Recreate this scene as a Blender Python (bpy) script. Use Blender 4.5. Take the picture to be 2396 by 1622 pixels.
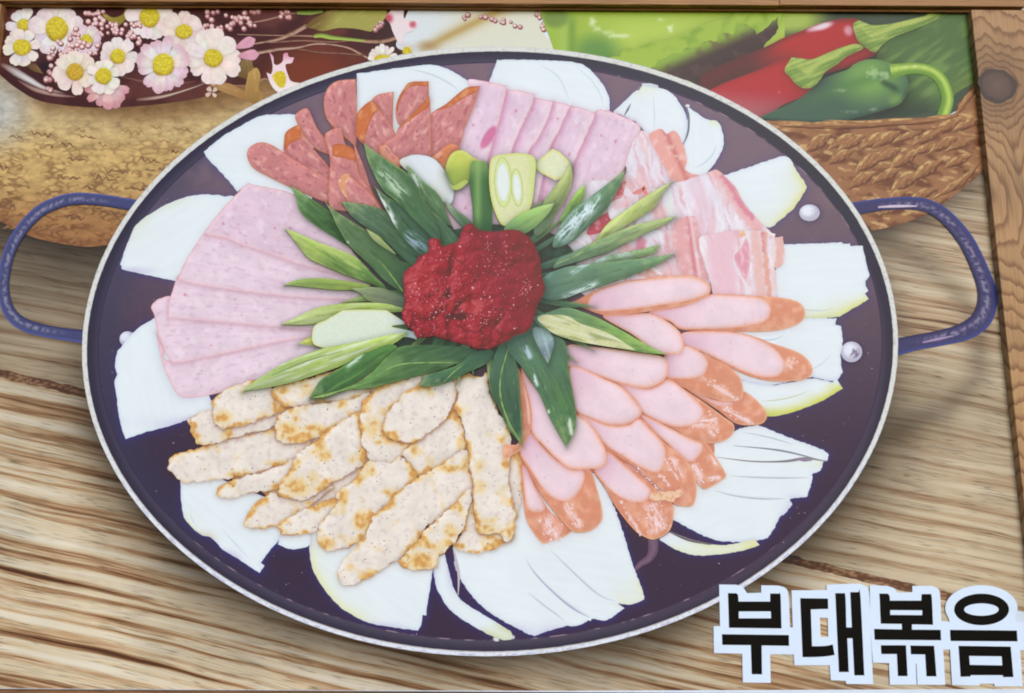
import bpy, math, random
import numpy as np
from mathutils import Vector, Matrix
from mathutils.geometry import delaunay_2d_cdt

# ------------------------------------------------------------------ camera, sky, sun, exposure
scene = bpy.context.scene
for o in list(bpy.data.objects):
    bpy.data.objects.remove(o)
COL = scene.collection
PITCH, ROLL, LENS = math.radians(9.63), math.radians(0.35), 26.0
CAM = Vector((0.0, -1.2, 1.5))
cam_data = bpy.data.cameras.new('camera')
cam_data.lens = LENS; cam_data.sensor_width = 36.0; cam_data.clip_start = 0.02; cam_data.clip_end = 200.0
cam = bpy.data.objects.new('camera', cam_data); COL.objects.link(cam)
RC = Matrix.Rotation(math.pi/2 + PITCH, 3, 'X') @ Matrix.Rotation(ROLL, 3, 'Z')
cam.matrix_world = Matrix.Translation(CAM) @ RC.to_4x4()
scene.camera = cam

SUN_EL, SUN_AZ = math.radians(27), math.radians(14)      # soft hazy daylight from the open side of the street
world = bpy.data.worlds.new('World'); scene.world = world; world.use_nodes = True
wn = world.node_tree; bg = wn.nodes['Background']
sky = wn.nodes.new('ShaderNodeTexSky'); sky.sky_type = 'NISHITA'; sky.sun_disc = False
sky.sun_elevation = SUN_EL; sky.sun_rotation = math.pi - SUN_AZ
sky.air_density = 1.0; sky.dust_density = 1.2; sky.ozone_density = 1.0
wn.links.new(sky.outputs[0], bg.inputs[0]); bg.inputs[1].default_value = 0.10
sun_data = bpy.data.lights.new('sun', 'SUN'); sun_data.energy = 0.8; sun_data.angle = math.radians(34)
sun_data.color = (1.0, 0.985, 0.96)
sun = bpy.data.objects.new('sun', sun_data); COL.objects.link(sun)
sd = Vector((math.sin(SUN_AZ)*math.cos(SUN_EL), -math.cos(SUN_AZ)*math.cos(SUN_EL), math.sin(SUN_EL)))
sun.rotation_euler = sd.to_track_quat('Z', 'Y').to_euler()
scene.view_settings.view_transform = 'Standard'; scene.view_settings.look = 'None'
scene.view_settings.exposure = 0.88; scene.view_settings.gamma = 1.0; scene.view_settings.use_curve_mapping = False
scene.render.engine = 'CYCLES'
scene.cycles.use_denoising = True
scene.cycles.max_bounces = 4
scene.cycles.filter_width = 2.0      # a phone lens is a little soft
GAIN = np.array([1.067, 1.02, 0.962])      # light that a pure white print sends to the lens under this sky
VEIL = np.array([0.013, 0.012, 0.012])
# sheen of the laminate measured on black print, so that the inks can be mixed for how they read on the wall
VX = [100, 700, 1300, 1900, 2200]; VY = [60, 300, 600, 811, 1100, 1400, 1580]
VT = np.array([[10, 14, 32, 37, 32], [10, 14, 32, 36, 31], [10, 15, 29, 31, 25], [10, 14, 23, 25, 21], [9, 12, 18, 18, 17], [7, 9, 12, 12, 12], [6, 7, 9, 10, 10]])/1000.0
def veil_at(V):
    rows = np.array([np.interp(V[:, 0], VX, r) for r in VT])
    fy = np.interp(V[:, 1], VY, np.arange(len(VY))); i = np.clip(fy.astype(int), 0, len(VY)-2); t = fy-i
    k = np.arange(len(V))
    return (rows[i, k]*(1-t)+rows[i+1, k]*t)[:, None]*np.array([1.03, 1.0, 0.95])

# ------------------------------------------------------------------ print layout -> wall plane (y = 0)
F_PX = 2396*LENS/36.0
def wall(u, v, depth=0.0):
    """A print-layout point (layout units, y down) as a point of the plane `depth` metres in front of the wall panel."""
    d = RC @ Vector(((u-1198.0)/F_PX, -(v-811.0)/F_PX, -1.0))
    t = (-depth-CAM.y)/d.y
    return CAM + d*t
_A = np.array([[RC[i][j] for j in range(3)] for i in range(3)])
def wall_np(xy):
    d = np.column_stack([(xy[:, 0]-1198.0)/F_PX, -(xy[:, 1]-811.0)/F_PX, -np.ones(len(xy))]) @ _A.T
    t = -CAM.y/d[:, 1]
    return np.array(CAM)[None, :] + d*t[:, None]
ORG = wall(1198, 1500); ORG = Vector((ORG.x, 0, ORG.z))
LAYER = 6e-5

def lin(c):
    c = np.clip(np.asarray(c, float)/255.0, 0, 1)
    return np.where(c <= 0.04045, c/12.92, ((c+0.055)/1.055)**2.4)
def ink(c, veil=None):
    """Print colour as it reads in daylight (0-255) -> reflectance of the ink."""
    return np.clip((lin(c)-(VEIL if veil is None else veil))/GAIN, 0.003, 0.93)
def ink4(c):
    return tuple(float(k) for k in ink(c)) + (1.0,)

# ------------------------------------------------------------------ noise
_rng = np.random.RandomState(7)
_PERM = _rng.permutation(4096).astype(np.int64)
_GR = np.column_stack([np.cos(_rng.rand(4096)*2*np.pi), np.sin(_rng.rand(4096)*2*np.pi)])
_GR /= np.linalg.norm(_GR, axis=1)[:, None]
def perlin(x, y, seed=0):
    xi = np.floor(x).astype(np.int64); yi = np.floor(y).astype(np.int64)
    xf = x-xi; yf = y-yi
    u = xf*xf*xf*(xf*(xf*6-15)+10); v = yf*yf*yf*(yf*(yf*6-15)+10)
    def g(ix, iy, dx, dy):
        h = _PERM[(_PERM[(ix+seed*131) & 4095]+iy) & 4095]
        gr = _GR[h]
        return gr[:, 0]*dx+gr[:, 1]*dy
    a = g(xi, yi, xf, yf); b = g(xi+1, yi, xf-1, yf)
    c = g(xi, yi+1, xf, yf-1); d = g(xi+1, yi+1, xf-1, yf-1)
    return 1.5*((a*(1-u)+b*u)*(1-v)+(c*(1-u)+d*u)*v)
def fbm(x, y, s, seed=0, o=3):
    r = 0; a = 1.0; t = 0
    for k in range(o):
        r = r+a*perlin(x/s, y/s, seed+k*17); t += a; a *= 0.5; s *= 0.5
    return r/t*1.4
def sm(a, b, x):
    t = np.clip((x-a)/(b-a), 0, 1)
    return t*t*(3-2*t)
def mix(c, d, t):
    c = np.asarray(c, float); d = np.asarray(d, float)
    t = np.asarray(t, float)
    if t.ndim == 1: t = t[:, None]
    return c*(1-t)+d*t

# ------------------------------------------------------------------ outlines
def Z(ox, oy, pts, k=700/2202.0):
    """Points measured on a 700-unit tile of the layout whose corner is (ox, oy)."""
    return [(ox+p[0]*k, oy+p[1]*k) + tuple(p[2:]) for p in pts]
def crom(p0, p1, p2, p3, n):
    t = np.linspace(0, 1, n, endpoint=False)[:, None]
    return 0.5*((2*p1)+(-p0+p2)*t+(2*p0-5*p1+4*p2-p3)*t*t+(-p0+3*p1-3*p2+p3)*t**3)
def smooth_closed(pts, step, smooth=True):
    P = np.array([p[:2] for p in pts], float); n = len(P)
    cor = [(len(p) > 2 and p[2] == 1) or not smooth for p in pts]
    out = []
    for i in range(n):
        p1, p2 = P[i], P[(i+1) % n]
        p0 = P[i-1] if not cor[i] else 2*p1-p2
        p3 = P[(i+2) % n] if not cor[(i+1) % n] else 2*p2-p1
        m = max(1, int(np.ceil(np.linalg.norm(p2-p1)/step)))
        if cor[i] and cor[(i+1) % n]:
            t = np.linspace(0, 1, m, endpoint=False)[:, None]; out.append(p1+(p2-p1)*t)
        else:
            out.append(crom(p0, p1, p2, p3, m))
    return np.vstack(out)
def smooth_open(pts, step):
    P = np.array([p[:2] for p in pts], float); n = len(P); out = []
    for i in range(n-1):
        p1, p2 = P[i], P[i+1]
        p0 = P[i-1] if i > 0 else 2*p1-p2
        p3 = P[i+2] if i+2 < n else 2*p2-p1
        out.append(crom(p0, p1, p2, p3, max(2, int(np.ceil(np.linalg.norm(p2-p1)/step)))))
    out.append(P[-1:])
    return np.vstack(out)
def normals_closed(Q):
    t = np.roll(Q, -1, 0)-np.roll(Q, 1, 0)
    n = np.column_stack([t[:, 1], -t[:, 0]]); n /= np.linalg.norm(n, axis=1)[:, None]+1e-9
    a = 0.5*np.sum(Q[:, 0]*np.roll(Q[:, 1], -1)-np.roll(Q[:, 0], -1)*Q[:, 1])
    return n if a > 0 else -n
def inside(Q, x, y):
    r = np.zeros(len(x), bool)
    for a, b in zip(Q, np.roll(Q, -1, 0)):
        if a[1] == b[1]: continue
        c = (a[1] > y) != (b[1] > y)
        r ^= c & (x < (b[0]-a[0])*(y-a[1])/(b[1]-a[1])+a[0])
    return r
def dist(Q, x, y, closed=True, want=False):
    """Distance to an outline (and the vector to the nearest point)."""
    A = Q if closed else Q[:-1]; B = np.roll(Q, -1, 0) if closed else Q[1:]
    D = np.full(len(x), 1e9); NX = np.zeros(len(x)); NY = np.zeros(len(x))
    x = x.astype(np.float32); y = y.astype(np.float32); A = A.astype(np.float32); B = B.astype(np.float32)
    for s in range(0, len(x), 4000):
        px = x[s:s+4000, None]; py = y[s:s+4000, None]
        ab = B-A; l2 = (ab**2).sum(1)+1e-12
        t = np.clip(((px-A[None, :, 0])*ab[None, :, 0]+(py-A[None, :, 1])*ab[None, :, 1])/l2[None], 0, 1)
        dx = px-(A[None, :, 0]+ab[None, :, 0]*t); dy = py-(A[None, :, 1]+ab[None, :, 1]*t)
        d2 = dx*dx+dy*dy; k = d2.argmin(1); r = np.arange(len(k))
        D[s:s+4000] = np.sqrt(d2[r, k]); NX[s:s+4000] = dx[r, k]; NY[s:s+4000] = dy[r, k]
    return (D, NX, NY) if want else D

# ------------------------------------------------------------------ materials
MATS = {}
def nodes_of(name):
    m = bpy.data.materials.new(name); m.use_nodes = True
    nt = m.node_tree; b = nt.nodes['Principled BSDF']
    return m, nt, b
def N(nt, typ, **kw):
    n = nt.nodes.new(typ)
    for k, v in kw.items():
        if k == 'op': n.operation = v
        else: setattr(n, k, v)
    return n
def L(nt, a, b): nt.links.new(a, b)
def mathn(nt, op, a, b=None):
    n = nt.nodes.new('ShaderNodeMath'); n.operation = op
    for i, s in enumerate((a, b)):
        if s is None: continue
        if isinstance(s, (int, float)): n.inputs[i].default_value = s
        else: nt.links.new(s, n.inputs[i])
    return n.outputs[0]
def ramp(nt, fac, stops, interp='LINEAR'):
    r = nt.nodes.new('ShaderNodeValToRGB'); r.color_ramp.interpolation = interp
    e = r.color_ramp.elements
    while len(e) < len(stops): e.new(0.5)
    for el, (p, c) in zip(e, stops):
        el.position = p; el.color = c
    nt.links.new(fac, r.inputs[0])
    return r.outputs[0]
def mixc(nt, fac, a, b, mode='MIX'):
    n = nt.nodes.new('ShaderNodeMix'); n.data_type = 'RGBA'; n.blend_type = mode
    for i, s in ((0, fac), (6, a), (7, b)):
        if isinstance(s, (int, float)): n.inputs[i].default_value = s
        elif isinstance(s, tuple): n.inputs[i].default_value = s
        else: nt.links.new(s, n.inputs[i])
    return n.outputs[2]
def g3(v): return (v, v, v, 1.0)
def laminate(nt, b):
    """Satin laminate over every ink."""
    b.inputs['Roughness'].default_value = 0.42
    b.inputs['Specular IOR Level'].default_value = 0.20
def layout_uv(nt, sx=1.0, sy=1.0, rot=0.0):
    uv = N(nt, 'ShaderNodeUVMap'); uv.uv_map = 'layout'
    mp = N(nt, 'ShaderNodeMapping'); mp.inputs['Rotation'].default_value = (0, 0, rot)
    mp.inputs['Scale'].default_value = (sx, sy, 1)
    if rot:      # rotate first, then stretch
        m2 = N(nt, 'ShaderNodeMapping'); m2.inputs['Rotation'].default_value = (0, 0, rot)
        L(nt, uv.outputs[0], m2.inputs[0]); mp.inputs['Rotation'].default_value = (0, 0, 0)
        L(nt, m2.outputs[0], mp.inputs[0])
    else:
        L(nt, uv.outputs[0], mp.inputs[0])
    return mp.outputs[0]
def noise(nt, vec, scale, detail=3.0, rough=0.55, dist_=0.0):
    n = N(nt, 'ShaderNodeTexNoise'); n.inputs['Scale'].default_value = scale
    n.inputs['Detail'].default_value = detail; n.inputs['Roughness'].default_value = rough
    n.inputs['Distortion'].default_value = dist_
    L(nt, vec, n.inputs['Vector'])
    return n.outputs[0]
def print_mat(name, grain=0.10, gscale=260.0, mott=0.06, mscale=45.0, stretch=None):
    """Printed ink: the slice's own colours with photographic grain and mottling."""
    if name in MATS: return MATS[name]
    m, nt, b = nodes_of(name); laminate(nt, b)
    at = N(nt, 'ShaderNodeAttribute'); at.attribute_name = 'ink'
    v = layout_uv(nt)
    n1 = noise(nt, v, gscale, 2.0, 0.6); n2 = noise(nt, v, mscale, 4.0, 0.6)
    k = mathn(nt, 'ADD', mathn(nt, 'MULTIPLY', mathn(nt, 'SUBTRACT', n1, 0.5), grain*2.0),
              mathn(nt, 'MULTIPLY', mathn(nt, 'SUBTRACT', n2, 0.5), mott*2.0))
    k = mathn(nt, 'ADD', k, 1.0)
    cx = N(nt, 'ShaderNodeCombineXYZ')
    for i in range(3): L(nt, k, cx.inputs[i])
    c = mixc(nt, 1.0, at.outputs[0], cx.outputs[0], 'MULTIPLY')
    L(nt, c, b.inputs['Base Color'])
    MATS[name] = m
    return m

def relief(c, col, k=0.06, w=9.0):
    """Printed roundness: edges towards the upper left catch light, the others fall off."""
    f = np.exp(-c.d/w)*(-(c.nx*0.5+c.ny*0.85))
    return col*(1+k*f+0.03*fbm(c.x, c.y, 55, c.i+21))[:, None]
def lick(c, segs, col):
    """Soft broken highlights along segments (x0, y0, x1, y1, width, strength, colour)."""
    for (x0, y0, x1, y1, w, k, cc) in segs:
        dx, dy = x1-x0, y1-y0; ln = math.hypot(dx, dy)+1e-6; dx /= ln; dy /= ln
        s = (c.x-x0)*dx+(c.y-y0)*dy; p = -(c.x-x0)*dy+(c.y-y0)*dx
        m = np.exp(-(p/w)**2)*sm(-0.15, 0.2, s/ln)*sm(1.15, 0.8, s/ln)
        n = fbm(s*0.16, p*1.25, 6, c.i+41, 3)
        col = mix(col, cc, np.clip(k*m*sm(-0.3, 0.2, n)*1.15, 0, 1))
    return col

# ------------------------------------------------------------------ print pieces
SHAPES = []
class Shape: pass
class Ctx: pass
CENTER = (1109.0, 672.0)
def shape(name, pts, paint, parent=None, step=3.6, smooth=True, rough=None, shadow=None, mat='print_plain', holes=(), label=None, kind=None, cull=True, shade=True, fine=None):
    s = Shape(); s.name = name; s.parent = parent; s.paint = paint; s.step = step; s.mat = mat; s.label = label; s.kind = kind
    s.cull = cull; s.shade = shade
    st = fine or step*0.9
    Q = smooth_closed(pts, st, smooth)
    if rough:
        n = normals_closed(Q); seed = len(SHAPES)
        Q = Q+n*(rough[0]*fbm(Q[:, 0], Q[:, 1], rough[1], seed, 3))[:, None]
    s.Q = Q; s.holes = [smooth_closed(h, st, smooth) for h in holes]
    s.shadow = shadow; s.mesh = None
    s.lo = Q.min(0); s.hi = Q.max(0)
    s.Qc = Q[::3] if len(Q) > 36 else Q      # coarse outline for culling and shadows
    SHAPES.append(s)
    return s
def ribbon(name, lines, parent=None, mat='print_plain', label=None, step=5.0, across=5, closed=False, kind=None, shade=False):
    """Strokes of varying width: lines = [(points, widths, paint)], paint(v, t, x, y) -> colours, v in -1..1 across."""
    if len(lines) > 1:
        return [ribbon(name, [ln], parent, mat, label if i == 0 else None, step, across, closed, kind, shade) for i, ln in enumerate(lines)][0]
    s = Shape(); s.name = name; s.parent = parent; s.mat = mat; s.label = label; s.kind = kind; s.cull = False; s.shade = shade
    V = []; Fc = []; C = []
    for pts, wd, paint in lines:
        if closed:
            Q = smooth_closed(pts, step); t_ = np.roll(Q, -1, 0)-np.roll(Q, 1, 0); M = len(Q)
            tt = np.arange(M)/M
        else:
            Q = smooth_open(pts, step); t_ = np.gradient(Q, axis=0); M = len(Q)
            sl = np.r_[0, np.cumsum(np.linalg.norm(np.diff(Q, axis=0), axis=1))]; tt = sl/sl[-1]
        n = np.column_stack([t_[:, 1], -t_[:, 0]]); n /= np.linalg.norm(n, axis=1)[:, None]+1e-9
        w = np.interp(tt, np.linspace(0, 1, len(wd)), wd) if not np.isscalar(wd) else np.full(M, wd)
        vs = np.linspace(-1, 1, across); base = sum(len(a) for a in V)
        X = (Q[:, None, :]+n[:, None, :]*(w[:, None, None]*0.5*vs[None, :, None])).reshape(-1, 2)
        V.append(X); C.append(paint(np.tile(vs, M), np.repeat(tt, across), X[:, 0], X[:, 1]))
        for i in range(M if closed else M-1):
            j = (i+1) % M
            for k in range(across-1):
                Fc.append((base+i*across+k, base+i*across+k+1, base+j*across+k+1, base+j*across+k))
    s.mesh = (np.vstack(V), Fc, np.vstack([np.broadcast_to(np.asarray(c, float), (len(v), 3)) for c, v in zip(C, V)]))
    s.Q = None; s.shadow = None; s.holes = []; s.step = step
    s.lo = s.mesh[0].min(0); s.hi = s.mesh[0].max(0)
    SHAPES.append(s)
    return s
def flat(c):
    return lambda v, t, x, y: np.broadcast_to(np.asarray(c, float), (len(v), 3))
def dots(name, items, parent=None, mat='print_plain', label=None, n=8, kind='stuff'):
    """Small printed blobs: items = [(x, y, rx, ry, angle, centre colour, rim colour)]."""
    s = Shape(); s.name = name; s.parent = parent; s.mat = mat; s.label = label; s.kind = kind; s.cull = False; s.shade = False
    V = []; Fc = []; C = []; H = []; seen = []
    a = np.arange(n)/n*2*np.pi
    for (x, y, rx, ry, an, c0, c1) in items:
        r_ = max(rx, ry); lv = 0
        for (qx, qy, qr, ql) in seen:
            if abs(qx-x) < qr+r_ and abs(qy-y) < qr+r_: lv = max(lv, ql+1)
        seen.append((x, y, r_, lv)); H += [lv]*(1+2*n)
        b = len(V); V.append((x-rx*0.2, y-ry*0.25)); C.append(c0)
        for r, c in ((0.62, mix(c0, c1, 0.3)), (1.0, c1)):
            for q in a:
                ex, ey = rx*r*math.cos(q), ry*r*math.sin(q)
                V.append((x+ex*math.cos(an)-ey*math.sin(an), y+ex*math.sin(an)+ey*math.cos(an))); C.append(c)
        for i in range(n):
            j = (i+1) % n
            Fc.append((b, b+1+i, b+1+j)); Fc.append((b+1+i, b+1+n+i, b+1+n+j, b+1+j))
    s.mesh = (np.array(V, float), Fc, np.array([np.asarray(c, float) for c in C])); s.rise = np.array(H)
    s.Q = None; s.shadow = None; s.holes = []; s.step = 3
    s.lo = s.mesh[0].min(0); s.hi = s.mesh[0].max(0)
    SHAPES.append(s)
    return s

class Group: pass
def group(name, label=None):
    g = Group(); g.ob = bpy.data.objects.new(name, None); COL.objects.link(g.ob); g.ob.parent = poster
    if label: g.ob['label'] = label
    return g

def build_all(root):
    # layer of each piece: just above everything it overlaps
    lay = []
    for i, s in enumerate(SHAPES):
        l = 1
        for j in range(i):
            t = SHAPES[j]
            if (s.lo < t.hi+2).all() and (t.lo < s.hi+2).all(): l = max(l, lay[j]+1)
        lay.append(l)
    for i, s in enumerate(SHAPES):
        if s.mesh is None:
            Q = s.Q
            later = [t for t in SHAPES[i+1:] if t.Q is not None and (t.lo < s.hi+40).all() and (s.lo < t.hi+40).all()]
            st = s.step
            gx = np.arange(s.lo[0], s.hi[0], st); gy = np.arange(s.lo[1], s.hi[1], st*0.866)
            X, Y = np.meshgrid(gx, gy); X = X+(np.arange(len(gy)) % 2)[:, None]*st*0.5
            X = X.ravel(); Y = Y.ravel()
            # keep the layout inside the printed sheet
            k = (X > -60) & (X < 2480) & (Y > -40) & (Y < 1680)
            X = X[k]; Y = Y[k]
            m = inside(Q, X, Y)
            for h in s.holes: m &= ~inside(h, X, Y)
            X = X[m]; Y = Y[m]
            if len(X):
                d = dist(Q, X, Y)
                for h in s.holes: d = np.minimum(d, dist(h, X, Y))
                m = d > st*0.45; X = X[m]; Y = Y[m]
            if s.cull:
                for t in later:
                    if t.kind == 'ghost' or len(X) < 40: continue
                    b = (X > t.lo[0]) & (X < t.hi[0]) & (Y > t.lo[1]) & (Y < t.hi[1])
                    if b.sum() < 20: continue
                    ib = np.where(b)[0]; ins = inside(t.Qc, X[ib], Y[ib]); ib = ib[ins]
                    for h in t.holes: ib = ib[~inside(h, X[ib], Y[ib])]
                    if not len(ib): continue
                    dd = dist(t.Qc, X[ib], Y[ib]); ib = ib[dd > 10.0]
                    keep = np.ones(len(X), bool); keep[ib] = False
                    X = X[keep]; Y = Y[keep]
            pts = [Vector((float(a), float(b))) for a, b in Q]; faces = [list(range(len(Q)))]
            edges = []
            for h in s.holes:
                n0 = len(pts); edges += [(n0+q, n0+(q+1) % len(h)) for q in range(len(h))]; pts += [Vector((float(a), float(b))) for a, b in h]
            pts += [Vector((float(a), float(b))) for a, b in zip(X, Y)]
            vo, _, fo, *_r = delaunay_2d_cdt(pts, edges, faces, 1, 1e-3)
            V = np.array([(v.x, v.y) for v in vo]); Fc = fo
            if s.holes:
                ce = np.array([V[list(f)].mean(0) for f in Fc]); kp = np.ones(len(Fc), bool)
                for h in s.holes: kp &= ~inside(h, ce[:, 0], ce[:, 1])
                Fc = [f for f, q in zip(Fc, kp) if q]
            x = V[:, 0].copy(); y = V[:, 1].copy()
            c = Ctx(); c.x = x; c.y = y; c.i = i
            c.d, vx, vy = dist(Q, x, y, want=True)
            ln = np.hypot(vx, vy)+1e-6; c.nx = -vx/ln; c.ny = -vy/ln      # towards the nearest edge
            q0 = Q-Q.mean(0); w, e = np.linalg.eigh(q0.T @ q0); ax = e[:, 1]
            far = Q[np.argmax(np.hypot(Q[:, 0]-CENTER[0], Q[:, 1]-CENTER[1]))]
            if np.dot(far-Q.mean(0), ax) < 0: ax = -ax
            pr = q0 @ ax; ct = Q.mean(0)
            c.ax = ax; c.al = (x-ct[0])*ax[0]+(y-ct[1])*ax[1]; c.ac = -(x-ct[0])*ax[1]+(y-ct[1])*ax[0]
            c.u = (c.al-pr.min())/(pr.max()-pr.min()+1e-6)
            C = np.array(np.broadcast_to(s.paint(c), (len(x), 3)), float)
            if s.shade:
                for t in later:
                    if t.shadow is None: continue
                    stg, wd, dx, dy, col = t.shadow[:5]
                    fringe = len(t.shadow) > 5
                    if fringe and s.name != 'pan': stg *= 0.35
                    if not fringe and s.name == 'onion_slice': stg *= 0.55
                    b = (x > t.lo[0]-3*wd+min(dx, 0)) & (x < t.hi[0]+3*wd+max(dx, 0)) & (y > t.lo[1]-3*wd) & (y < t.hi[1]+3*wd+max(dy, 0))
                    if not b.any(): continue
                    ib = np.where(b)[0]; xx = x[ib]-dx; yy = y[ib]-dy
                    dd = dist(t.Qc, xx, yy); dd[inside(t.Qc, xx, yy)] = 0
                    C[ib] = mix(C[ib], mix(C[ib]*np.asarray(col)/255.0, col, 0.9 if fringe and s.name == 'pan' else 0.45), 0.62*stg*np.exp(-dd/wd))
        else:
            V, Fc, C = s.mesh
        W = wall_np(V); W[:, 1] = -LAYER*lay[i]
        if getattr(s, 'rise', None) is not None: W[:, 1] -= np.minimum(s.rise*2.5e-6, LAYER*0.92)
        W -= np.array(ORG)[None]
        me = bpy.data.meshes.new(s.name)
        me.from_pydata(W.tolist(), [], [tuple(f) for f in Fc])
        at = me.attributes.new('ink', 'FLOAT_COLOR', 'POINT')
        rgba = np.ones((len(V), 4)); rgba[:, :3] = np.clip(C, 0, 255)/255.0 if getattr(s, 'raw', False) else ink(np.clip(C, 0, 255), veil_at(V))
        at.data.foreach_set('color', rgba.ravel().astype(np.float32))
        uv = me.uv_layers.new(name='layout')
        li = np.empty(len(me.loops), np.int32); me.loops.foreach_get('vertex_index', li)
        uv.data.foreach_set('uv', (V[li]/1000.0).ravel().astype(np.float32))
        # face the street
        nn = np.empty(len(me.polygons)*3, np.float32); me.polygons.foreach_get('normal', nn)
        if len(nn) and nn.reshape(-1, 3)[:, 1].mean() > 0: me.flip_normals()
        me.materials.append(MATS[s.mat] if isinstance(s.mat, str) else s.mat)
        ob = bpy.data.objects.new(s.name, me); COL.objects.link(ob)
        ob.parent = root if s.parent is None else s.parent.ob
        if s.label: ob['label'] = s.label
        if s.kind and s.kind != 'ghost': ob['kind'] = s.kind
        s.ob = ob

# ------------------------------------------------------------------ the poster: one rigid printed panel
def box_mesh(name, lo, hi, org=(0, 0, 0), bevel=0.0):
    (x0, y0, z0), (x1, y1, z1) = lo, hi
    v = [(x0, y0, z0), (x1, y0, z0), (x1, y1, z0), (x0, y1, z0), (x0, y0, z1), (x1, y0, z1), (x1, y1, z1), (x0, y1, z1)]
    v = [(a-org[0], b-org[1], c-org[2]) for a, b, c in v]
    f = [(0, 3, 2, 1), (4, 5, 6, 7), (0, 1, 5, 4), (1, 2, 6, 5), (2, 3, 7, 6), (3, 0, 4, 7)]
    me = bpy.data.meshes.new(name); me.from_pydata(v, [], f)
    return me
m, nt, b = nodes_of('vinyl_white'); laminate(nt, b)
vv = layout_uv(nt); tc = N(nt, 'ShaderNodeTexCoord')
c = ramp(nt, noise(nt, tc.outputs['Object'], 30.0, 3.0), [(0.3, ink4((196, 208, 222))), (0.7, ink4((206, 217, 230)))])
L(nt, c, b.inputs['Base Color']); MATS['vinyl_white'] = m
TL = wall(16, 24); BR = wall(2396, 1300); XL, XR = TL.x, BR.x
ZT, ZB = wall(1198, 27).z, wall(1198, 1619).z
poster = bpy.data.objects.new('poster', box_mesh('poster', (XL-0.012, 0.0, ZB-0.012), (XR+0.012, 0.004, ZT+0.012), ORG))
COL.objects.link(poster); poster.location = ORG
poster.data.materials.append(m)
poster['label'] = 'large printed vinyl menu poster of a pan of sausages, ham and onions with Korean lettering'
poster['category'] = 'poster'

print_mat('print_plain', 0.05, 300, 0.03, 40)
print_mat('print_onion', 0.03, 300, 0.008, 20)
print_mat('print_meat', 0.07, 240, 0.07, 70)
print_mat('print_leaf', 0.14, 260, 0.10, 90)
print_mat('print_pan', 0.20, 330, 0.10, 60)
print_mat('print_sauce', 0.16, 230, 0.14, 80)
print_mat('print_petal', 0.06, 280, 0.04, 60)

def table_mat(name, stops, rot, sy, warp=0.35, fine=0.35, seed=0.0):
    m, nt, b = nodes_of(name); laminate(nt, b)
    at = N(nt, 'ShaderNodeAttribute'); at.attribute_name = 'ink'
    base = layout_uv(nt, 1.0, 1.0, rot)
    off = N(nt, 'ShaderNodeVectorMath'); off.operation = 'ADD'; off.inputs[1].default_value = (seed, seed*1.7, seed)
    L(nt, base, off.inputs[0])
    sx = N(nt, 'ShaderNodeSeparateXYZ'); L(nt, off.outputs[0], sx.inputs[0])
    w1 = noise(nt, off.outputs[0], 2.2, 2.0)
    yy = mathn(nt, 'ADD', sx.outputs[1], mathn(nt, 'MULTIPLY', mathn(nt, 'SUBTRACT', w1, 0.5), warp*0.05))
    cx = N(nt, 'ShaderNodeCombineXYZ')
    L(nt, mathn(nt, 'MULTIPLY', sx.outputs[0], 1.15), cx.inputs[0]); L(nt, mathn(nt, 'MULTIPLY', yy, sy), cx.inputs[1])
    n1 = noise(nt, cx.outputs[0], 1.0, 2.5, 0.5, 0.1)
    cy = N(nt, 'ShaderNodeCombineXYZ')
    L(nt, mathn(nt, 'MULTIPLY', sx.outputs[0], 9.0), cy.inputs[0]); L(nt, mathn(nt, 'MULTIPLY', yy, sy*4.5), cy.inputs[1])
    n2 = noise(nt, cy.outputs[0], 1.0, 3.0, 0.6)
    f = mathn(nt, 'ADD', n1, mathn(nt, 'MULTIPLY', mathn(nt, 'SUBTRACT', n2, 0.5), fine))
    c = ramp(nt, f, stops)
    # crisp weathered grooves along the growth lines
    for lv, wd_, dk_ in ((0.455, 0.010, 0.42), (0.53, 0.008, 0.52), (0.40, 0.009, 0.5), (0.49, 0.006, 0.55), (0.57, 0.006, 0.6)):
        gr = ramp(nt, mathn(nt, 'ABSOLUTE', mathn(nt, 'SUBTRACT', n1, lv)), [(0.002, g3(dk_)), (wd_, g3(1.0))])
        gt = ramp(nt, noise(nt, off.outputs[0], 4.0+lv*9, 2.0), [(0.40, g3(0.0)), (0.55, g3(1.0))])
        c = mixc(nt, gt, c, mixc(nt, 1.0, c, gr, 'MULTIPLY'))
    # thin dark pores and cracks along the grain
    cz = N(nt, 'ShaderNodeCombineXYZ')
    L(nt, mathn(nt, 'MULTIPLY', sx.outputs[0], 3.0), cz.inputs[0]); L(nt, mathn(nt, 'MULTIPLY', yy, sy*2.2), cz.inputs[1])
    n4 = noise(nt, cz.outputs[0], 1.0, 2.0, 0.5)
    pore = ramp(nt, mathn(nt, 'ABSOLUTE', mathn(nt, 'SUBTRACT', n4, 0.5)), [(0.004, g3(0.5)), (0.02, g3(1.0))])
    gate = ramp(nt, noise(nt, off.outputs[0], 7.0, 2.0), [(0.42, g3(0.0)), (0.58, g3(1.0))])
    c = mixc(nt, gate, c, mixc(nt, 1.0, c, pore, 'MULTIPLY'))
    # broad tone changes from growth to growth
    n3 = noise(nt, off.outputs[0], 3.0, 2.0)
    tone = ramp(nt, n3, [(0.32, g3(0.80)), (0.66, g3(1.16))])
    c = mixc(nt, 1.0, c, tone, 'MULTIPLY')
    c = mixc(nt, 1.0, c, at.outputs[0], 'MULTIPLY')
    L(nt, c, b.inputs['Base Color']); MATS[name] = m
dk, br_, tn, lt, wh = (84, 56, 44), (142, 107, 78), (180, 150, 116), (202, 184, 154), (210, 202, 184)
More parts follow.
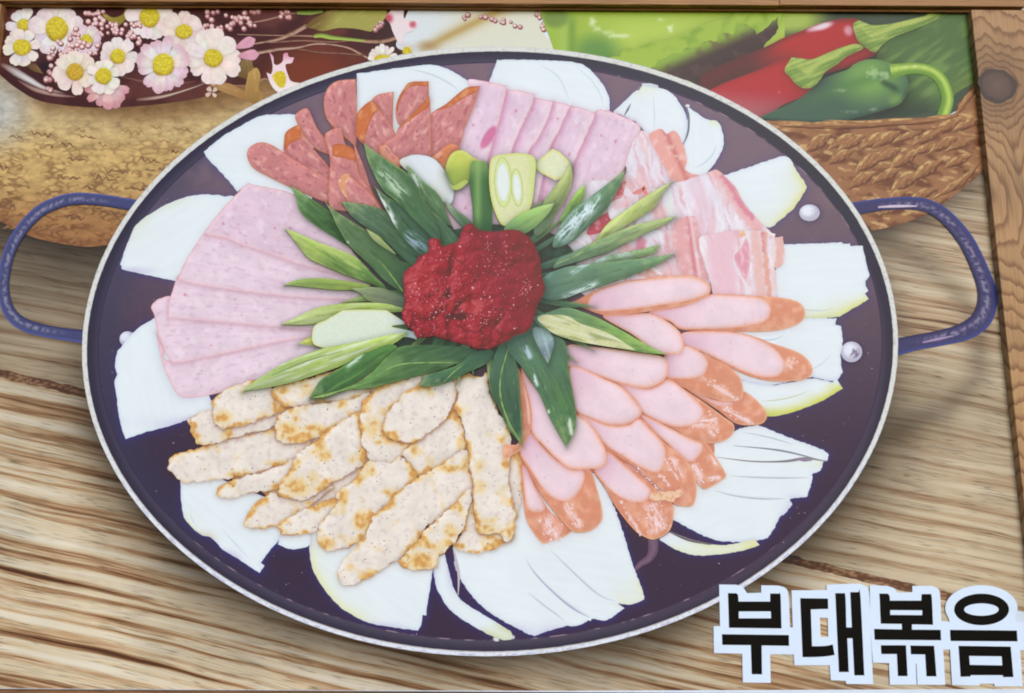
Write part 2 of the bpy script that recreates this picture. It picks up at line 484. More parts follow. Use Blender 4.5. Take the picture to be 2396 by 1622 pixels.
table_mat('print_table_ridged', [(0.29, ink4(dk)), (0.36, ink4(br_)), (0.43, ink4(tn)), (0.49, ink4(lt)), (0.70, ink4(wh))], math.radians(-13.2), 56.0, 0.6, 0.24)
table_mat('print_table_plain', [(0.28, ink4((90, 64, 50))), (0.34, ink4((146, 118, 92))), (0.42, ink4((172, 149, 120))), (0.54, ink4((188, 171, 144))), (0.78, ink4((198, 184, 158)))], math.radians(-10.5), 58.0, 0.5, 0.28, 3.3)

# pan outline, used by several painters
PAN = [(194,781),(216,686),(251,591),(305,492),(394,391),(509,296),(620,235),(697,198),(845,149),(997,122),(1140,115),(1302,119),(1416,137),(1518,162),(1613,194),(1709,237),(1794,284),(1893,365),(1982,464),(2011,505),(2049,578),(2074,654),(2092,731),(2097,800),(2091,905),(2068,991),(2014,1105),(1944,1210),(1855,1292),(1791,1333),(1731,1372),(1645,1427),(1550,1462),(1423,1500),(1311,1526),(1180,1535),(1055,1531),(918,1516),(807,1489),(711,1454),(630,1418),(509,1345),(445,1305),(388,1255),(337,1198),(286,1125),(254,1080),(226,1016),(207,937),(196,842)]
_p = np.array(PAN, float); _th = np.arctan2((_p[:, 1]-826)/709.0, (_p[:, 0]-1146)/950.0)
_r = np.hypot((_p[:, 0]-1146)/950.0, (_p[:, 1]-826)/709.0)
_basis = lambda t: np.column_stack([np.ones_like(t)]+[f(k*t) for k in range(1, 5) for f in (np.cos, np.sin)])
_co = np.linalg.lstsq(_basis(_th), _r, rcond=None)[0]
_t = np.linspace(0, 2*np.pi, 96, endpoint=False); _rr = _basis(_t) @ _co
PAN = [(1146+950*r*math.cos(t), 826+709*r*math.sin(t)) for r, t in zip(_rr, _t)]
PANQ = smooth_closed(PAN, 12)
HANDLE_SHADE = np.array([(2030,520),(2130,600),(2230,670),(2290,760),(2290,880),(2210,960),(2110,1000)], float)
POT_EDGE = np.array([(-40,500),(0,518),(32,533),(80,556),(159,573),(222,576),(300,570)], float)
BASKET_EDGE = np.array([(2330,360),(2284,400),(2236,441),(2198,476),(2157,508),(2093,530),(2039,540)], float)
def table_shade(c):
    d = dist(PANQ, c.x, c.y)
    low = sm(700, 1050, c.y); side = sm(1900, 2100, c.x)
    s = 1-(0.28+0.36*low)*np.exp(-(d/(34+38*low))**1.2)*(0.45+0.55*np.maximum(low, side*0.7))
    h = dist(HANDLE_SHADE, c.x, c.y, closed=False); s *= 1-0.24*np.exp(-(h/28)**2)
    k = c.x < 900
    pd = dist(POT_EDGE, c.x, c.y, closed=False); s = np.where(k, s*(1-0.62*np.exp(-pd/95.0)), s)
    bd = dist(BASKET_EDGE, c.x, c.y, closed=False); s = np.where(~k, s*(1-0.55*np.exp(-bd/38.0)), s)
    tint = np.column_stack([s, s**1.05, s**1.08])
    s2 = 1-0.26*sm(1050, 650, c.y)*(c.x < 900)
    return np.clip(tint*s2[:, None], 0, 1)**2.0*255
SEAM = lambda x: 872+0.236*x
xs = list(range(-240, 2460, 100))
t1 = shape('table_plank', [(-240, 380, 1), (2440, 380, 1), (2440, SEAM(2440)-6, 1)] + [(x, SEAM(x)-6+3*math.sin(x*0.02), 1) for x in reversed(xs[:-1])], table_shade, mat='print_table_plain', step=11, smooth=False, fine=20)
t1.raw = True; t1.ob = None; t1.label = 'printed grey brown table plank behind the pan'
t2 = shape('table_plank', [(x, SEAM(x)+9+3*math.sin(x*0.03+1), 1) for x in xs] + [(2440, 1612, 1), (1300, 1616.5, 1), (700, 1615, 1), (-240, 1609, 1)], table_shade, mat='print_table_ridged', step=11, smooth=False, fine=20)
t2.raw = True; t2.label = 'printed pale ridged table plank along the bottom'
def seam_paint(c):
    n = fbm((c.x+0.236*c.y)*0.08, (c.y-0.236*c.x)*1.0, 6, 5, 3)+0.15
    s = (table_shade(c)/255)**0.5
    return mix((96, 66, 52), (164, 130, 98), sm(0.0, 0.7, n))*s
shape('plank_joint', [(x, SEAM(x)-9, 1) for x in xs] + [(x, SEAM(x)+12, 1) for x in reversed(xs)], seam_paint, step=5, smooth=False, rough=(3, 30))

# ---------------- clay pot with faded script, wooden saucer, blossoms (upper corner)
m, nt, b = nodes_of('print_script_pot'); laminate(nt, b)
at = N(nt, 'ShaderNodeAttribute'); at.attribute_name = 'ink'
v0 = layout_uv(nt, 1.0, 1.9, 0.0)
n_w = N(nt, 'ShaderNodeTexNoise'); n_w.inputs['Scale'].default_value = 34; n_w.inputs['Detail'].default_value = 2
L(nt, v0, n_w.inputs['Vector'])
wv = N(nt, 'ShaderNodeVectorMath'); wv.operation = 'MULTIPLY_ADD'
L(nt, n_w.outputs['Color'], wv.inputs[0]); wv.inputs[1].default_value = (0.02, 0.014, 0); L(nt, v0, wv.inputs[2])
vo = N(nt, 'ShaderNodeTexVoronoi'); vo.feature = 'DISTANCE_TO_EDGE'; vo.inputs['Scale'].default_value = 40
L(nt, wv.outputs[0], vo.inputs['Vector'])
n_m = noise(nt, v0, 19.0, 4.0, 0.65)
line = mathn(nt, 'MULTIPLY', ramp(nt, vo.outputs['Distance'], [(0.03, g3(1)), (0.22, g3(0))]), ramp(nt, n_m, [(0.44, g3(0)), (0.56, g3(1))]))
n_l = noise(nt, layout_uv(nt, 1.0, 3.0), 17.0, 2.0)
scr = mathn(nt, 'MULTIPLY', ramp(nt, n_m, [(0.60, g3(0)), (0.66, g3(1))]), ramp(nt, n_l, [(0.5, g3(0)), (0.6, g3(1))]))
suv = N(nt, 'ShaderNodeSeparateXYZ'); L(nt, layout_uv(nt), suv.inputs[0])
mask = mathn(nt, 'MULTIPLY', mathn(nt, 'MAXIMUM', line, scr), ramp(nt, suv.outputs[1], [(0.25, g3(0.12)), (0.36, g3(0.75)), (0.46, g3(1.0))]))
c = mixc(nt, 1.0, at.outputs[0], ramp(nt, noise(nt, v0, 30.0, 5.0, 0.65), [(0.3, g3(0.66)), (0.7, g3(1.25))]), 'MULTIPLY')
c = mixc(nt, mathn(nt, 'MULTIPLY', mask, 0.8), c, ink4((104, 68, 48)))
L(nt, c, b.inputs['Base Color']); MATS['print_script_pot'] = m
RND_S = random.Random(11)
def pot_paint(c):
    y = c.y
    col = mix((192, 170, 124), (194, 163, 106), sm(260, 380, y)); col = mix(col, (154, 112, 72), sm(390, 550, y))
    col = mix(col, (178, 178, 172), sm(110, 0, np.hypot(c.x+20, (y-250)*0.9)-20))
    col = mix(col, (120, 84, 46), 0.7*sm(70, 0, dist(np.array([(120,215),(330,250),(500,230),(700,190)], float), c.x, c.y, closed=False)))
    col = mix(col, (128, 84, 58), 0.55*sm(26, 0, dist(POT_EDGE, c.x, c.y, closed=False)))
    return col
pot = shape('flower_pot', [(-80,180,1),(760,150,1),(760,400,1),(330,560,1),(222,577),(159,573),(80,556),(32,533),(0,518),(-80,480,1)], pot_paint, mat='print_script_pot', step=8, label='printed golden clay pot covered with faded script')
def scribble(x0, y0, wd, amp, seed):
    r = random.Random(seed); pts = []; n = max(6, int(wd/4.2))
    for i in range(n):
        t = i/(n-1)
        pts.append((x0+wd*t+r.uniform(-2.2, 1.2), y0+0.12*wd*t+amp*(0.9*math.sin(i*1.9+seed)+r.uniform(-0.7, 0.7))*(1.5 if r.random() < 0.12 else 0.7)))
    return pts
words_ = []
for row in range(11):
    y0 = 292+row*24; x = -10+RND_S.random()*30
    while x < 560-row*24:
        wd = RND_S.uniform(18, 64)
        if RND_S.random() < 0.35+0.05*row:
            k = RND_S.uniform(0.2, 0.8)
            words_.append((scribble(x, y0+RND_S.uniform(-7, 7)+0.03*x, wd, RND_S.uniform(3.2, 6.5), RND_S.randint(0, 9999)), [1.2, RND_S.uniform(3, 6), 2.0, RND_S.uniform(3, 5.5), 1.4], flat(tuple(mix((176, 138, 84), (84, 56, 50), k)))))
        x += wd+RND_S.uniform(6, 26)
for wline in words_:
    ribbon('script_mark', [wline], parent=pot, mat='print_plain', across=3, step=2.2)
def saucer_paint(c):
    col = mix((64, 34, 32), (92, 52, 46), sm(-0.3, 0.5, fbm(c.x, c.y*2, 120, 3)))
    col = mix(col, (112, 54, 36), sm(150, 30, np.hypot((c.x-735)/1.2, c.y-190)))
    return mix(col, (30, 22, 30), 0.7*sm(26, 0, np.hypot((c.x-105)/1.2, c.y-155)))
sau = shape('wooden_saucer', [(-40,10,1),(1000,10,1),(960,120,1),(700,215,1)]+Z(0,0,[(2000,590),(1750,640),(1480,720),(1200,765),(900,790),(600,788),(300,745),(120,650)])+[(0,176),(-40,150,1)], saucer_paint, step=6, label='printed dark brown wooden saucer under the blossoms', shadow=(0.4, 16, 0, 8, (90, 60, 40)))
def shine(a, b_=None):
    return lambda v, t, x, y: mix(mix((92, 52, 46), a, np.sin(np.pi*t)**0.6), (70, 36, 34), np.abs(v)**2*0.8)
ribbon('saucer_shine', [  # highlight arcs on the saucer, drawn as pale strokes
    (Z(0,0,[(0,470),(60,500),(200,580),(330,650),(480,690)]), [10, 20, 16, 8, 3], shine((206, 204, 204))),
    (Z(0,0,[(130,590),(260,660),(420,700),(560,715)]), [4, 12, 10, 3], shine((170, 140, 132))),
    (Z(0,0,[(1000,735),(1120,725),(1250,700),(1440,640),(1560,590)]), [8, 9, 5, 4, 2], shine((196, 176, 160))),
    (Z(0,0,[(880,560),(1050,600),(1250,620),(1450,600)]), [3, 7, 7, 3], shine((130, 92, 84)))], parent=sau)
cloth = shape('folded_cloth', Z(600,0,[(1030,340),(1070,220),(1100,120),(1130,60,1),(2050,60,1),(2110,230),(2160,300),(2210,385,1),(1900,400),(1300,400,1),(1130,385)]), lambda c: mix(mix(mix((203, 211, 216), (206, 206, 190), sm(980, 1120, c.x+0.3*(c.y-80))), (168, 138, 76), 0.85*np.exp(-(np.abs((c.x-1062)*0.45+(c.y-78)*0.9)/13)**1.6)*sm(960, 1040, c.x)), (150, 112, 60), 0.6*sm(22, 0, np.hypot((c.x-1000)/2, c.y-108))), step=4, label='printed cream cloth with a golden fold')
# twigs and leaves on the dark ground
tw = lambda a, d: (lambda v, t, x, y: mix(mix(a, d, sm(-0.2, 1, v)), (52, 30, 28), 0.5*sm(0.55, 1, np.abs(v)) + 0.25*sm(0.1, 0.5, fbm(x, y, 14, 4))))
ribbon('twig', [
    (Z(600,0,[(-60,330),(60,310),(160,290),(260,250),(370,190)]), [4, 5, 8, 11, 10], tw((176, 142, 122), (110, 76, 62))),
    (Z(600,0,[(-80,175),(60,150),(200,115),(320,90)]), [4, 5, 5, 3], tw((160, 124, 108), (104, 70, 60)))])
ribbon('twig', [(Z(600,0,[(-140,255),(150,262),(420,268),(640,290),(860,308),(960,300),(1025,280)]), [2, 2.5, 3, 5, 5, 9, 10], tw((168, 132, 108), (112, 80, 62))),
    (Z(600,0,[(100,315),(330,300),(560,310),(700,300)]), [3, 4, 4, 2], tw((150, 112, 94), (96, 60, 52)))])
ribbon('twig', [(Z(600,0,[(-140,395),(0,392),(160,365),(300,352),(430,325),(560,330),(680,355),(760,395),(840,440)]), [6, 7, 8, 7, 4, 5, 4, 5, 4], tw((184, 152, 132), (120, 84, 68))),
    (Z(600,0,[(300,360),(460,385),(640,395),(800,410)]), [3, 4, 4, 3], tw((140, 102, 84), (92, 58, 50)))])
ribbon('twig', [(Z(600,0,[(-60,640),(10,600),(60,580),(90,590)]), [4, 6, 6, 3], tw((170, 132, 104), (110, 76, 60))),
    (Z(0,0,[(1480,600),(1650,625),(1800,630),(1930,610)]), [5, 5, 4, 4], tw((150, 112, 84), (100, 66, 50))),
    (Z(0,0,[(1560,620),(1700,680),(1830,740),(1890,760)]), [4, 5, 4, 2], tw((146, 106, 74), (104, 70, 50)))])
ribbon('green_shoot', [(Z(600,0,[(425,268),(480,262),(560,278),(680,290),(800,300)]), [8, 11, 8, 7, 4], lambda v, t, x, y: mix((158, 178, 84), (96, 116, 46), sm(-0.3, 1, v)))])
ribbon('green_shoot', [(Z(600,0,[(300,95),(400,95),(490,85)]), [8, 10, 6], lambda v, t, x, y: mix((130, 152, 72), (84, 100, 46), sm(-0.3, 1, v)))])
def olive(a, b_):
    return lambda c: mix(mix(a, b_, c.u), mix(b_, (228, 224, 170), 0.4), 0.35*sm(0.1, 0.6, fbm(c.al*0.3, c.ac*2, 16, 8)))
shape('blossom_leaf', Z(600,0,[(355,200,1),(420,140),(500,95),(530,55,1),(960,55,1),(955,120),(900,190),(840,235,1),(720,212),(600,208),(490,230),(420,215)]), lambda c: mix(mix((106, 82, 44), (152, 148, 78), sm(735, 800, c.x+c.y*0.5-20)), (182, 178, 112), 0.5*sm(0.2, 0.7, fbm(c.x+c.y*2, c.y, 18, 3))), step=4, label='printed olive leaf curling beside the twigs')
shape('blossom_leaf', Z(0,0,[(720,70,1),(760,90),(830,130),(900,110),(920,70,1),(1000,60,1),(900,170),(850,190),(780,140)]), olive((122, 112, 34), (150, 134, 60)))
shape('blossom_leaf', Z(0,0,[(1480,560,1),(1560,600),(1700,620),(1850,700),(1960,740,1),(1900,770),(1700,700),(1560,640)]), olive((140, 100, 56), (176, 140, 90)))
shape('blossom_leaf', Z(0,0,[(1740,560,1),(1790,430),(1850,410),(1860,480),(1890,530),(1880,600),(1800,580)]), olive((96, 72, 40), (134, 112, 66)))
shape('blossom_leaf', Z(0,0,[(190,480,1),(260,470),(320,545,1),(240,520)]), olive((116, 88, 52), (92, 66, 46)))
shape('blossom_leaf', Z(600,0,[(-60,540,1),(0,500),(30,560),(20,650),(60,720),(0,760),(-80,700)]), olive((140, 108, 60), (176, 140, 78)))

RND = random.Random(4)
def petal(g, cx, cy, ang, r0, r1, w, base, tip, notch=True):
    ca, sa = math.cos(ang), math.sin(ang)
    prof = [(r0, -0.25), (0.5*(r0+r1), -0.8), (r0+0.82*(r1-r0), -0.85), (r1, -0.35), (r1*(0.97 if notch else 1.03), 0.0), (r1, 0.35), (r0+0.82*(r1-r0), 0.85), (0.5*(r0+r1), 0.8), (r0, 0.25)]
    pts = [(cx+a*ca-b_*w*sa, cy+a*sa+b_*w*ca) for a, b_ in prof]
    def paint(c):
        rr = (np.hypot(c.x-cx, c.y-cy)-r0)/(r1-r0+1e-6)
        col = mix(base, tip, sm(0.35, 1.05, rr+0.12*fbm(c.x, c.y, 10, 6)))
        q = -(c.x-cx)*sa+(c.y-cy)*ca
        col = col*(1-0.06*sm(0.2, 0.7, fbm(q*3, rr*6, 6, 9))+0.05*fbm(c.x, c.y, 16, c.i))[:, None]
        col = col*(1-0.09*sm(2.2, 0, c.d)*sm(-0.2, 0.6, c.ny))[:, None]
        return mix(col, np.asarray(base)*0.86, 0.5*sm(0.35, 0, rr))
    shape('petal', pts, paint, parent=g, step=3.2, mat='print_petal', shadow=(0.25, 3.5, 1.0, 2.0, (150, 110, 110)))
def flower(cx, cy, rad, cr, base, tip, n=9, start=0.0, span=2*math.pi, jit=0.14, label=None, disc=True, dcol=(196, 178, 52), sy=1.0):
    cx *= 700/2202; cy *= 700/2202; rad *= 0.87*700/2202; cr *= 700/2202
    base = tuple(mix(base, (228, 222, 216), 0.45)); tip = tuple(mix(tip, (222, 210, 208), 0.4))
    g = group('flower', label)
    order = list(range(n)); RND.shuffle(order)
    for k in order:
        a = start+span*(k+0.5)/n + RND.uniform(-jit, jit)
        rr = rad*RND.uniform(0.86, 1.05)
        b2 = tuple(min(255, v*RND.uniform(0.95, 1.03)) for v in base)
        petal(g, cx, cy, a, cr*0.5, rr, rad*min(0.34, span/n*0.46)*RND.uniform(0.8, 1.3), b2, tip, RND.random() < 0.7)
    if disc:
        def paint(c):
            e = np.hypot(c.x-cx, c.y-cy)/cr
            col = mix(dcol, (150, 120, 34), 0.7*sm(0.5, 1.05, e)*sm(-0.6, 0.8, (c.y-cy)/cr))
            nz = fbm(c.x, c.y, 5, 3, 2)
            return col*(1+0.18*nz)[:, None]
        shape('flower_center', [(cx+cr*math.cos(a)*RND.uniform(0.93, 1.05), cy+cr*sy*math.sin(a)*RND.uniform(0.93, 1.05)) for a in np.arange(12)*math.pi/6], paint, parent=g, step=2.6, mat='print_petal', shadow=(0.3, 4, 0, 1.5, (170, 130, 90)))
def berries(name_label, clusters, n_each, pal=((226, 206, 204), (196, 140, 142))):
    it = []
    for (cx, cy, rx, ry) in clusters:
        k = max(3, int(n_each*rx*ry/6000.0))
        for _ in range(k):
            a, r = RND.uniform(0, 6.28), math.sqrt(RND.random())
            s_ = RND.uniform(3.6, 6.2)
            t = RND.random()
            c0 = tuple(mix(pal[0], (232, 222, 214), t)); c1 = tuple(mix(pal[1], (150, 82, 88), RND.random()*0.7))
            x, y = cx+rx*r*math.cos(a), cy+ry*r*math.sin(a)
            if y < 84: y = 84+RND.random()*20
            it.append((x*700/2202, y*700/2202, s_, s_*0.95, 0, c0, c1))
    it.sort(key=lambda q: q[1])
    # dark gaps between the buds first
    back = [(x+1.0, y+2.0, r*1.25, r*1.2, 0, (150, 92, 94), (118, 66, 70)) for x, y, r, *_ in it]
    s = dots('berry_sprig', back+it, n=9, mat='print_petal', label=name_label)
    # keep buds stacked: later buds over earlier ones
    V, Fc, C = s.mesh
    return s
W_, P_, CR = (222, 212, 212), (206, 168, 184), (226, 208, 190)
berries(None, [(1600,190,140,50),(1740,120,90,50),(1820,175,60,50),(1560,100,60,30)], 16, ((214, 186, 186), (160, 92, 96)))
berries(None, [(2080,105,80,40),(1860,95,70,30)], 14, ((204, 168, 160), (150, 84, 84)))
flower(175, 185, 150, 48, (206, 202, 210), (198, 186, 196), 7, disc=True)
flower(420, 215, 235, 82, (212, 208, 214), (206, 184, 198), 9, 0.2, label='printed white blossom with a large yellow center at the poster edge', sy=1.12)
flower(1100, 130, 200, 76, (222, 214, 212), (220, 206, 206), 9, 0.1)
flower(1355, 235, 190, 64, (220, 200, 192), (216, 194, 188), 8, 0.5, sy=0.85)
berries(None, [(690,120,90,60),(760,200,80,60)], 16)
berries(None, [(930,220,110,80),(990,290,50,40)], 15)
flower(640, 300, 140, 46, (214, 196, 206), (206, 170, 190), 8)
berries(None, [(560,260,60,50),(600,360,150,60),(480,330,60,60)], 15)
berries(None, [(410,430,60,85)], 17, ((224, 216, 204), (186, 136, 128)))
flower(165, 350, 165, 70, (214, 206, 206), (224, 210, 188), 8, 0.2, label='printed cream blossom at the frame corner', sy=0.9)
flower(870, 420, 165, 58, (222, 204, 196), (220, 206, 206), 8, 0.4)
flower(790, 640, 200, 50, (204, 150, 148), (178, 88, 102), 7, -0.1, 3.3, label='printed deep pink blossom hanging below the cluster', disc=False)
berries(None, [(390,590,60,80)], 17, ((206, 168, 164), (140, 78, 84)))
flower(555, 535, 190, 66, (218, 196, 172), (224, 204, 190), 8, 0.3, dcol=(190, 154, 54))
flower(765, 565, 150, 62, (226, 216, 208), (228, 216, 206), 8, 0.1, label='printed white blossom lowest in the cluster')
flower(1570, 430, 250, 72, (226, 214, 202), (222, 206, 200), 10, 0.2, label='printed cream blossom with yellow center beside the twigs', sy=0.95)
for a, r in ((-0.42, 330), (-0.08, 330)):
    gg = SHAPES[-1].parent
    petal(gg, 1570*700/2202, 430*700/2202, a, 190*700/2202, r*700/2202, 14, (206, 150, 166), (204, 150, 168), False)
flower(1205, 480, 250, 84, (214, 206, 214), (198, 142, 164), 12, 0.0, label='printed pink tipped blossom in the middle of the cluster', dcol=(200, 184, 56))
flower(1560, 680, 60, 14, (204, 172, 136), (196, 160, 120), 4, 0.2, disc=False)
# odd blossom leaning against the pan rim
gb = group('flower', 'printed pink spiked blossom touching the pan rim')
shape('petal', Z(600,0,[(95,385,1),(125,420),(130,470),(160,480),(195,450),(200,400),(230,390,1),(240,420),(278,425,1),(260,465),(215,480),(235,560),(260,600),(330,615,1),(200,680),(150,675),(105,620),(75,535,1),(110,545),(120,480)]), lambda c: mix(mix((222, 200, 206), (206, 140, 160), sm(150, 125, c.y)), (226, 214, 210), sm(180, 205, c.y)), parent=gb, step=3, mat='print_petal')
shape('flower_center', Z(600,0,[(120,570),(150,530),(200,530),(220,580),(205,640),(165,640)]), lambda c: np.asarray((200, 178, 48))*(1+0.16*fbm(c.x, c.y, 5, 2))[:, None], parent=gb, step=2.6, mat='print_petal')
flower(930+1887, 440, 140, 66, (222, 212, 210), (224, 214, 210), 9, -3.3, 3.4, label='printed white half blossom on the pan rim', sy=0.55)
flower(1110+1887, 380, 60, 34, (222, 210, 200), (222, 210, 200), 4, -3.0, 2.6)
shape('blossom_bud', Z(600,0,[(950,130),(990,80),(1010,55,1),(1090,55,1),(1085,130),(1130,150),(1200,170),(1150,230),(1100,250),(1060,330),(1010,250),(985,180)]), lambda c: mix((218, 204, 208), (176, 66, 84), np.maximum(0.9*sm(18, 4, np.hypot(c.x-908, c.y-44)), 0.8*sm(12, 3, np.hypot(c.x-966, c.y-58)))), step=3, mat='print_petal')
berries(None, [(895+1887,190,40,50)], 20, ((206, 172, 168), (130, 70, 74)))
berries('printed pink bud sprig over the cloth', [(1530+1887,120,30,30),(1700+1887,130,60,25),(1830+1887,155,80,30),(1930+1887,190,40,25)], 16, ((214, 190, 190), (150, 92, 98)))
berries(None, [(2060+1887,120,40,25),(2130+1887,190,50,40),(2240+1887,205,40,35)], 18, ((218, 196, 192), (156, 100, 100)))

# ---------------- peppers, lettuce, cucumber and basket (upper right)
def peps(c):
    x, y = c.x, c.y
    col = mix((148, 174, 68), (168, 190, 84), sm(20, 70, y)*sm(1330, 1500, x))
    col = mix(col, (92, 134, 70), 0.9*sm(64, 14, np.hypot((x-1395)/1.25, (y-124))))
    col = mix(col, (108, 140, 62), 0.8*np.exp(-((x-1337)/11)**2)*sm(20, 60, y))
    col = mix(col, (152, 180, 86), 0.8*np.exp(-((x-1318)/12)**2))
    col = mix(col, (104, 128, 66), 0.8*sm(40, 20, np.hypot((x-1300), (y-40)*1.2)))
    for (hx, hy, rx, ry, k) in ((1386, 52, 10, 16, .7), (1398, 68, 14, 8, .5), (1448, 84, 42, 7, .6), (1568, 67, 9, 11, .75), (1420, 76, 26, 6, .4), (1546, 46, 12, 6, .4)):
        col = mix(col, (214, 226, 196), k*sm(1.1, 0.2, np.hypot((x-hx)/rx, (y-hy)/ry)+0.5*fbm(x, y, 9, 3)))
    return col
shape('vegetable_shade', Z(1200,0,[(900,40,1),(3500,40,1),(3500,700,1),(2900,1000,1),(1900,1000,1),(1300,700,1)]), lambda c: mix((70, 82, 68), (156, 176, 84), sm(95, 60, c.y)*sm(1960, 1880, c.x)), step=8, label='printed shade in the hollow between the vegetables')  # dark backing painted as the shade between the vegetables, greener at the top
shape('green_pepper', Z(1200,0,[(190,50,1),(2000,50,1),(2000,300,1),(1500,560,1),(700,460,1),(310,400,1),(270,280),(230,180)]), peps, step=4.5, label='printed glossy light green pepper')
def lettuce(c):
    return mix((150, 176, 72), (128, 158, 62), sm(-0.1, 0.5, fbm(c.x, c.y, 40, 3)))
shape('lettuce_leaf', Z(1200,0,[(680,440,1),(740,418),(790,420,1),(800,385),(850,360),(922,375,1),(930,350),(975,330),(1040,310),(1180,285),(1300,230),(1450,170),(1600,120),(1660,55,1),(1990,55,1),(1970,140),(1880,260),(1600,480),(1300,620),(1000,520)]), lettuce, step=4.5, shadow=(0.4, 9, -2, 2, (70, 96, 50)), label='printed pale green lettuce edge')
shape('lettuce_underside', Z(1200,0,[(1000,505,1),(1040,490),(1060,455),(1120,425),(1170,400),(1240,395),(1260,360),(1330,350),(1380,350),(1385,315),(1440,300),(1500,300),(1505,265),(1560,245),(1620,250,1),(1650,200),(1720,180),(1775,215),(1790,260,1),(1870,200),(1955,120,1),(1940,240),(1850,350),(2060,300,1),(1900,480),(1480,670,1),(1200,570)]), lambda c: mix(mix((132, 160, 68), (72, 60, 58), sm(-4, 34, c.y-(156-0.43*(c.x-1531)))), (98, 74, 70), 0.5*sm(0.0, 0.5, fbm(c.x, c.y, 30, 6))), step=4.2, rough=(3, 20), label='printed shaded lettuce underside')
def red1(c):
    col = mix((166, 44, 52), (128, 32, 44), sm(16, 0, c.d))
    col = mix(col, (88, 50, 56), sm(1850, 1740, c.x)*0.9)
    for (hx, hy, rx, ry, k) in ((1925, 62, 32, 10, .95), (1900, 68, 20, 8, .6), (1985, 72, 14, 16, .6)):
        e = np.hypot(((c.x-hx)*0.94-(c.y-hy)*0.3)/rx, ((c.x-hx)*0.3+(c.y-hy)*0.94)/ry)
        col = mix(col, (222, 206, 216), k*sm(1.15, 0.3, e))
    return col
def red2(c):
    col = mix((168, 52, 58), (166, 92, 98), sm(205, 275, c.y+0.1*(1850-c.x)))
    col = mix(col, (120, 34, 44), 0.5*sm(14, 0, c.d)*sm(240, 150, c.y))
    return mix(col, (212, 170, 172), 0.6*sm(4, 0, np.hypot(c.x-1822, c.y-217)))
shape('cucumber', Z(1696,0,[(1120,390),(1160,330),(1480,110),(1560,60,1),(1850,60,1),(1860,600,1),(1760,650),(1690,700),(1600,800),(1300,860),(1100,840)]), lambda c: mix(mix(mix((84, 108, 68), (108, 134, 78), sm(-0.1, 0.5, fbm((c.x*0.83-c.y*0.55)*0.25, (c.x*0.55+c.y*0.83)*1.6, 26, 5))), (62, 74, 60), sm(205, 265, c.y)*sm(2230, 2150, c.x)), (112, 128, 66), 0.6*sm(150, 215, c.y)*sm(2190, 2260, c.x)), step=4.5, label='printed dark green cucumber behind the pepper stem')
shape('red_pepper', Z(1696,0,[(-180,560,1),(0,470),(160,400),(300,345),(430,280),(560,230),(640,195),(760,160),(880,138),(990,150),(1030,250),(1060,340),(1125,380),(1060,430),(900,500),(700,560),(400,700),(0,900,1),(-200,760,1)]), red1, step=4, label='printed red pepper behind with a white gleam', shadow=(0.4, 10, 0, 4, (60, 40, 40)))
shape('red_pepper', Z(1696,0,[(-160,690,1),(0,612),(240,520),(480,430),(560,520),(655,665,1),(560,720),(420,780),(250,880),(0,800)]), red2, step=4, label='printed dull red pepper in front', shadow=(0.35, 10, -3, -6, (70, 44, 48)))
def capp(c):
    st = fbm(c.al*0.12, c.ac*1.3, 10, 4)
    return mix(mix((112, 140, 72), (166, 180, 98), sm(-0.5, 0.6, st+0.35*(-c.ny))), (70, 92, 50), 0.5*sm(8, 0, c.d)*sm(0, 1, c.ny))
shape('pepper_stem', Z(1696,0,[(945,180),(985,150,1),(1080,185),(1200,180),(1340,150),(1480,118,1),(1540,60,1),(1620,60,1),(1560,140),(1380,220),(1250,270),(1160,330),(1105,385),(1040,355),(985,310),(955,240)]), capp, step=3.4, mat='print_leaf', label='printed yellow green stem cap of the rear red pepper', shadow=(0.4, 6, 0, 4, (50, 50, 40)))
def chili(c):
    x, y = c.x, c.y
    col = mix((72, 96, 80), (118, 158, 84), sm(90, 8, np.hypot((x-2035)/1.3, (y-182))))
    col = mix(col, (84, 122, 74), 0.7*np.exp(-((y-(232-0.36*(x-1900)))/16)**2)*sm(1850, 1990, x))
    col = mix(col, (120, 152, 80), 0.7*sm(30, 6, np.hypot(x-2098, (y-236)*1.2)))
    col = mix(col, (40, 60, 48), 0.7*np.exp(-((y-(190+0.5*(x-2060)))/9)**2)*sm(2050, 2070, x)*sm(2110, 2090, x))
    for (hx, hy, rx, ry, k) in ((2042, 172, 17, 16, .55), (2068, 178, 14, 16, .5), (1962, 212, 22, 5, .35), (2044, 256, 12, 5, .4), (1990, 262, 26, 3, .3)):
        col = mix(col, (196, 214, 170), k*sm(1.1, 0.1, np.hypot((x-hx)/rx, (y-hy)/ry)+0.6*fbm(x, y, 8, 3)))
    return mix(col, (30, 40, 46), 0.4*sm(10, 0, c.d)*sm(0, 0.6, c.ny))
shape('green_chili', Z(1696,0,[(240,870,1),(400,800),(560,720),(700,600),(800,550),(900,515),(960,470),(1040,442),(1120,440),(1200,460),(1270,485),(1330,560),(1350,640),(1320,720),(1270,775),(1160,815),(1000,860),(800,900),(500,900)]), chili, step=3.6, label='printed dark green chili with a curled stem', shadow=(0.6, 12, 3, 6, (36, 40, 40)))
shape('pepper_stem', Z(1696,0,[(440,515),(490,425,1),(560,432),(640,438),(760,390),(860,350),(960,325),(1005,340),(1010,362),(900,415),(830,470),(740,530),(700,590),(640,645),(580,650),(530,625),(480,570)]), capp, step=3.2, mat='print_leaf', label='printed green stem cap of the front red pepper', shadow=(0.45, 6, 2, 5, (60, 40, 40)))
